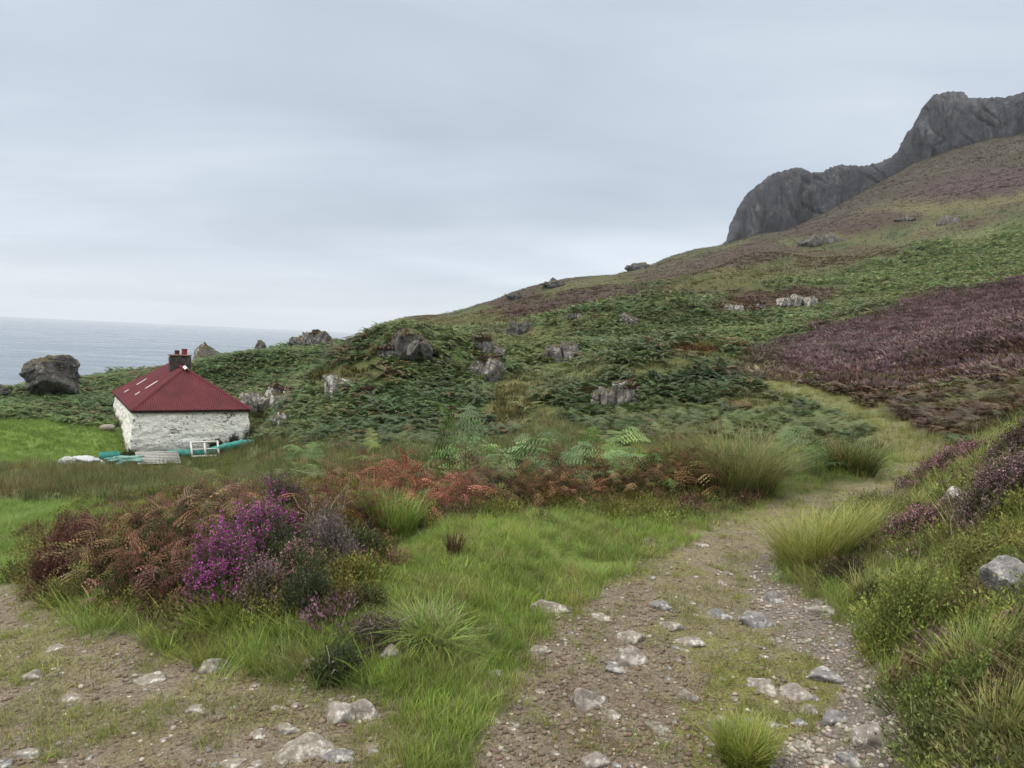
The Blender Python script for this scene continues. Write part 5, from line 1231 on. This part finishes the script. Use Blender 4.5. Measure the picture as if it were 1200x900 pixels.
FR = {False: [frond(1, rg.uniform(.28, .42), 13, 5, rg.uniform(.2, .95), rg.uniform(.4, .8), rg, rg.uniform(.2, .65), 0, .3) for _ in range(14)],
      True: [frond(1, rg.uniform(.28, .42), 10, 3, rg.uniform(.0, .8), rg.uniform(.3, 1.1), rg, rg.uniform(.25, .95), rg.uniform(.2, 1.0), .22) for _ in range(14)]}
def fern(label, px, py, w, h_, colr, nf=9, curl=0, group='bracken clumps behind the bank', sub=5, np_=13, name='bracken_clump', cat='bracken', M=None, tone=.2, extra=None):
    seedc[0] += 1; r = np.random.default_rng(1000 + seedc[0]); p, dist = spot(px, py); h = h_ * 1.28; W, H = w * 1.1 * dist / FPX, min(h * dist / FPX, .62); p = p.copy(); p[1] += W * .2; p[2] = float(height(p[0], p[1]))
    L, CC = [], []; mute = math.exp(r.normal(0, .22)) if curl else 1; tint = np.exp(r.normal(0, .09, 3)) if curl else 1
    for k in range(nf):
        sz = H * r.uniform(.4 if curl else .6, 1.2) * (extra or 1.08); f0 = FR[bool(curl)][int(r.integers(0, 14))]; f = (f0[0] * np.array([sz, sz * r.uniform(.8, 1.2), sz * r.uniform(.8, 1.25) * (1 if curl else 1.3)]), f0[1], f0[2])
        a = r.uniform(0, 2 * PI); ox, oy = r.uniform(-.5, .5) * max(W - H * .5, W * .3), r.normal(0, .14 if not curl else .2) * W; v = rotz(f[0], a, r.normal(0, .5 if curl else .25)) + np.array([0, 0, (r.random() * H * .4 * (1 - (2 * ox / max(W, .01)) ** 2)) if curl else 0]) + np.array([ox, oy, 0]); v[:, 2] += float(height(p[0] + ox, p[1] + oy) - p[2])
        c = colr[int(r.integers(0, len(colr)))] * math.exp(r.normal(0, tone)) * mute * tint; c = K(112, 116, 62, .6) if (curl and r.random() < .08) else c; L.append((v, f[1], f[2])); CC.append(np.repeat(c[None], len(v), 0) * f[2][:, None] * np.exp(r.normal(0, .05, (len(v), 1))))
    V, F, _ = merge(L); o = mesh_np(name, V, F, M or M_fern, np.vstack(CC)); o.location = [float(q) for q in p]; tag(o, label, cat, group); return o
def tussock(label, px, py, w, h, colr, n=500, bw=.005, group='grass tussocks beside the tracks', name='grass_tussock', cat='tussock', lean=.5):
    seedc[0] += 1; r = np.random.default_rng(1000 + seedc[0]); p, dist = spot(px, py); W, H = w * dist / FPX, h * dist / FPX; p = p.copy(); p[1] += W * .25; p[2] = float(height(p[0], p[1])) - .01
    V, F, Cc = rushy(p, W, H, n, colr, r, lean=lean, blade_w=bw); o = mesh_np(name, V, F, M_grass, Cc); o.location = [float(q) for q in p]; tag(o, label, cat, group); return o
DG = 'withered bracken on the bank between the tracks'
DC = [RUST, REDB, K(118, 80, 60), K(150, 114, 90, .65), K(92, 64, 50)]
def dead(label, px, py, w, h, nf=26, group=DG, colr=DC, curl=.75): return fern(label, px, py, w, h * (1.1 if 'band' in group else .86), colr, int(nf * 3.8), curl, group, 4, 12, 'withered_bracken', 'bracken', M_dead, .36, .46)
# low heath carpet over the right bank and between the bushes
HS = []
for q in range(6):
    r_ = np.random.default_rng(4000 + q); A_, _b = sprigs(.30, .30, .15, 60, np.array([1., 1, 1]), r_, .014, dens=9, seed=q); HS.append((A_[0], A_[1], A_[2].mean(1) * 1.0))
x, y, z, m, px, py, d = near(12500, -40, 50, 2.4, 13, .3)
w = np.clip(m['rbank'] * sst(-.15, .2, fbm(x * 1.1, y * 1.1, 3, 390)) * .9 + m['bushy'] * .8, 0, 1) * (1 - m['track_r']) * (1 - m['track_l']); k = rng.random(len(x)) < w * .62; n = k.sum()
t = fbm(x[k] * 1.6, y[k] * 1.6, 3, 395)[:, None]; c = np.where(t > .22, K(118, 102, 76)[None], np.where(t < -.05, K(140, 146, 76)[None], K(118, 124, 74)[None])); pk = rng.random(n) < .05; c[pk] = K(150, 116, 122); c[m['bushy'][k] > .5] *= np.array([1.05, .9, .9])
V, F, Cc = place(HS, np.stack([x[k], y[k], z[k] - .02], 1), rng.uniform(0, 6.28, n), rng.uniform(.6, 1.4, n), jitter(c, rng, .2, .06))
tag(mesh_np('low_heath', V, F, M_heath, Cc), 'low green and brown heath carpeting the banks', 'heath', kind='stuff')
# the heathery bank, from the left
bush('reddish heather tuft at the far left end of the bank', 68, 690, 76, 78, K(104, 70, 62), RED2, .5)
dead('red brown bracken hanging over the left end of the bank', 108, 700, 110, 84, 26)
bush('dark green heather under the leftmost withered bracken', 150, 712, 80, 62, GRNd)
dead('withered bracken mat in the front left of the bank', 165, 700, 120, 78, 30, colr=[RUST, REDB, RED2])
bush('green heather poking up between the two brown bracken heaps', 190, 672, 84, 66, GRN)
dead('tallest heap of rust brown bracken left of the purple heather', 240, 640, 130, 82, 46)
dead('dark brown bracken just left of the brightest heather', 213, 712, 84, 74, 24, colr=[REDB, K(104, 60, 48), RED2])
bush('brownish dry heather in front of the rust heap', 195, 722, 74, 40, BRN, tw=3)
bush('brightest magenta heather at the front of the bank', 256, 722, 92, 96, GRN, BLOOM, .62, fsize=.013)
bush('magenta heather spreading up behind the brightest one', 305, 680, 100, 84, GRN, BLOOM, .5, fsize=.013)
bush('grey green heather with pink tips crowning the bank', 325, 606, 70, 52, K(96, 96, 74), BLOOM, .16)
bush('dark mossy green heather in the middle of the bank', 318, 690, 84, 70, GRNd)
bush('pale pink and purple heather low at the front', 300, 724, 72, 62, K(106, 96, 82), MAUVE, .5)
bush('dusky heather with faded pink bells right of the pale one', 335, 700, 70, 60, GRN, PINK, .4)
bush('dark green front heather cushion without blooms', 358, 724, 74, 62, GRNd, dens=1.1)
bush('grey dead heather with bare twigs', 384, 668, 76, 74, GREY, dens=.8, tw=9)
bush('tawny heather between the dead grey one and the blooms', 352, 640, 66, 56, K(120, 96, 64))
bush('small green heather at the right end of the bank', 426, 662, 60, 46, GRNd)
dead('brown bracken behind the dead grey heather', 400, 616, 110, 60, 30)
dead('dark red bracken thicket in the middle of the band', 452, 604, 110, 62, 34, 'bracken band behind the grass', [REDB, K(112, 62, 48), RUST])
dead('long fringe of tan withered bracken right of the dark thicket', 512, 604, 100, 48, 30, 'bracken band behind the grass')
dead('brown bracken fringe under the green fronds', 590, 598, 110, 38, 28, 'bracken band behind the grass', [REDB, RUST])
dead('low withered bracken in the centre of the band', 668, 594, 90, 34, 24, 'bracken band behind the grass')
dead('thin brown bracken near the right end of the band', 740, 588, 80, 36, 22, 'bracken band behind the grass')
dead('dark hollow of dead bracken beside the big rush clump', 826, 580, 74, 54, 26, 'bracken band behind the grass', [K(92, 58, 46), K(112, 68, 52), REDB])
FG = [K(118, 146, 78), K(104, 134, 70), K(136, 160, 88), K(92, 120, 66)]; FG2 = [K(122, 148, 96), K(108, 134, 86), K(132, 156, 100)]
dead('russet bracken mound behind the left end of the bank', 150, 655, 120, 62, 30)
dead('dull brown bracken at the back of the bank left of the heather crown', 285, 620, 90, 60, 24)
dead('russet bracken rising behind the dark red thicket', 420, 580, 110, 44, 26, 'bracken band behind the grass')
dead('faded bracken standing behind the long tan fringe', 500, 582, 120, 44, 28, 'bracken band behind the grass', [K(150, 110, 84), RUST, REDB])
for a_ in [('small olive heather sprouting in the front of the left brown mat', 120, 690, 50, 44, K(104, 106, 72), None, 0), ('grey green heather on top of the left russet mound', 165, 640, 60, 40, K(110, 108, 80), None, 0), ('dusty pink heather at the back left of the bank', 92, 640, 60, 42, K(104, 84, 72), RED2, .4),
  ('dull green heather breaking the rust heap', 262, 600, 56, 36, K(100, 100, 70), None, 0), ('dark heather under the front of the rust heap', 225, 690, 50, 40, K(84, 88, 62), MAUVE, .2), ('ochre heather left of the dark red thicket', 402, 628, 50, 34, K(134, 108, 62), None, 0), ('dark green heather in the front of the brown fringe', 470, 622, 50, 30, K(88, 94, 62), None, 0)]: bush(*a_)
dead('deep brown bracken filling the band left of its middle', 555, 594, 110, 48, 30, 'bracken band behind the grass')
dead('rusty bracken in the band just past its middle', 632, 592, 110, 48, 30, 'bracken band behind the grass')
dead('reddish bracken in the band toward the path bend', 708, 588, 110, 46, 30, 'bracken band behind the grass')
dead('mixed tan bracken between the band and the rush clump', 778, 584, 90, 46, 28, 'bracken band behind the grass')
G4 = 'green bracken in the band'
fern('leftmost green bracken rising over the brown', 520, 590, 84, 56, FG, 12, 0, G4)
fern('tallest arching green bracken fronds of the band', 585, 588, 96, 62, FG2, 15, 0, G4)
fern('green bracken leaning right from the tallest fronds', 628, 582, 76, 44, FG2, 11, 0, G4)
fern('low bluish green bracken in the middle of the band', 690, 586, 84, 42, FG2, 12, 0, G4)
fern('green bracken just left of the rush clump', 762, 578, 70, 42, FG, 14, 0, G4)
fern('upright green bracken standing over the rusty fronds past the middle', 660, 578, 90, 48, FG, 16, 0, G4)
fern('green bracken tips near the bend end of the band', 730, 576, 90, 44, FG, 16, 0, G4)
fern('green bracken at the left rear of the tallest fronds', 555, 578, 80, 50, FG, 14, 0, G4)
fern('fresh yellow green bracken sprouting on the bank top', 440, 552, 36, 30, [YG, K(130, 150, 70)], 5, 0, G4)
fern('pale green bracken at the edge of the rushes', 350, 560, 60, 38, FG, 8, 0, G4)
fern('soft green bracken between the two rush clumps', 945, 560, 74, 34, [K(96, 126, 66), K(84, 112, 60), K(110, 136, 76)], 16, 0, G4)
fern('yellowish bracken sprig left of the heather crown', 250, 585, 46, 34, [YG, K(120, 134, 66)], 6, 0, G4)
RC = [K(96, 112, 52), K(122, 126, 62), K(84, 104, 48), K(160, 148, 96), K(132, 122, 80)]
tussock('largest rush clump where the track bends', 872, 584, 140, 84, RC, 1300, .006, 'rush clumps beside the path', 'rush_clump', 'rushes', .9)
tussock('brown tipped rushes rising behind the dead bracken hollow', 800, 560, 100, 58, [K(120, 116, 64), K(142, 124, 76), K(96, 104, 54)], 700, .006, 'rush clumps beside the path', 'rush_clump', 'rushes', .35)
tussock('round rush clump at the last bend of the path', 1005, 558, 84, 50, [K(90, 108, 50), K(140, 118, 72), K(76, 100, 44)], 900, .008, 'rush clumps beside the path', 'rush_clump', 'rushes', .95)
YC = [K(168, 168, 86), K(150, 158, 74), K(184, 176, 112), K(128, 144, 62)]
tussock('big straw yellow tussock on the inside of the bend', 965, 668, 120, 72, YC, 1300, .005, lean=.7)
tussock('yellow green tussock behind the straw coloured one', 1010, 640, 90, 50, YC, 600, .005)
tussock('bright yellow green tuft in the middle of the track at the bottom', 878, 905, 88, 50, [K(150, 162, 72), K(132, 150, 62), K(168, 168, 90)], 900, .004)
tussock('lush green tuft against the dirt edge', 505, 760, 110, 40, [COLR['grass'], COLR['grass_b'], K(104, 134, 60), COLR['straw']], 700, .0045, lean=1.1)
tussock('long pale grass at the right end of the heather', 455, 630, 90, 56, [K(128, 158, 66), COLR['grass_y'], K(108, 140, 54)], 800, .0045)
tussock('brown seedy dock like tuft in the bright grass', 532, 652, 26, 34, [K(112, 84, 64), K(96, 76, 56)], 120, .006)
tussock('green tuft below the brightest heather', 250, 742, 84, 44, [COLR['grass'], K(128, 150, 56), COLR['grass_y']], 700, .0045)
tussock('dark grassy tuft under the left end of the bank', 110, 722, 60, 30, [K(92, 116, 48), COLR['grass']], 420, .0045)
RB = 'plants on the right bank'
bush('big mauve heather bush high on the right bank', 1172, 612, 104, 76, K(92, 88, 68), MAUVE, .6, RB, fsize=.013)
bush('dusky heather behind the big mauve bush at the picture edge', 1190, 545, 70, 52, K(88, 76, 66), MAUVE, .4, RB)
bush('greyish pink heather sprawling along the bank crest', 1110, 560, 90, 36, K(104, 90, 74), PINK, .35, RB)
bush('low heather with pale pink flowers left of the mauve bush', 1070, 640, 84, 40, K(100, 92, 72), PINK, .45, RB)
bush('dark heather overhanging the eroded bank edge', 985, 690, 56, 36, K(80, 70, 56), None, 0, RB)
bush('bright magenta heather below the grey boulder', 1190, 750, 44, 44, GRN, BLOOM, .35, RB)
bush('fresh green heath on the steep bank front', 1060, 775, 120, 110, K(132, 142, 72), None, 0, RB, dens=.8)
bush('dark green rounded heath at the bottom right', 1112, 858, 104, 84, K(116, 132, 66), None, 0, RB, dens=.8)
bush('yellow green heath between boulder and mauve bush', 1120, 690, 110, 50, K(134, 138, 76), None, 0, RB, dens=.8)
bush('brown tipped heath left of the grey boulder', 1130, 740, 70, 44, K(110, 104, 64), PINK, .12, RB)
bush('small leggy heather on the shoulder of the bank', 1025, 715, 50, 34, K(96, 100, 60), None, 0, RB)
tussock('dark long grass beside the bright magenta heather', 1150, 800, 90, 66, [K(104, 128, 52), K(150, 156, 84), COLR['grass_y']], 700, .0045, RB)
tussock('arching grass hanging over the bottom right corner', 1185, 880, 80, 70, [K(120, 142, 60), COLR['grass_y'], K(170, 160, 104)], 700, .0045, RB)
tussock('straw grass with pale blades in the middle of the right bank', 1090, 705, 80, 46, [COLR['grass_y'], K(176, 168, 112), COLR['grass']], 600, .004, RB)
bush('dark heather root clump in the eroded hollow between tracks', 392, 806, 66, 42, GRNd, None, 0, 'heather clumps in the eroded bank', tw=3)
bush('withered grey heather above the eroded hollow', 440, 768, 76, 34, K(112, 100, 88), None, 0, 'heather clumps in the eroded bank', dens=.5, tw=6)
bush('olive heather tuft in the grass right of the bank', 430, 720, 54, 34, K(100, 104, 60), None, 0, 'heather clumps in the eroded bank')
# shrubs against the cottage
def wall_shrub(label, b, off, w, h, c):
    seedc[0] += 1; r = np.random.default_rng(1000 + seedc[0]); p = gfront(b, off); A_, _b = sprigs(w, w * .8, h, 420, c, r, .06, seed=seedc[0]); o = mesh_np('shrub', A_[0], A_[1], M_heath, A_[2]); o.location = p; tag(o, label, 'shrub', 'shrubs against the cottage')
wall_shrub('dark rounded shrub at the right corner of the cottage', gpx(293, .2), .1, 1.3, 1.15, K(58, 68, 48)); wall_shrub('small dark shrub against the middle of the white wall', gpx(254, .35), .3, .9, .85, K(62, 76, 50)); wall_shrub('low brownish shrub near the right end of the wall', gpx(274, .3), .3, .7, .8, K(96, 82, 66))
wall_shrub('low weedy tuft at the near left corner of the cottage', gpx(152, .5), .5, 1.3, .6, K(76, 84, 50))
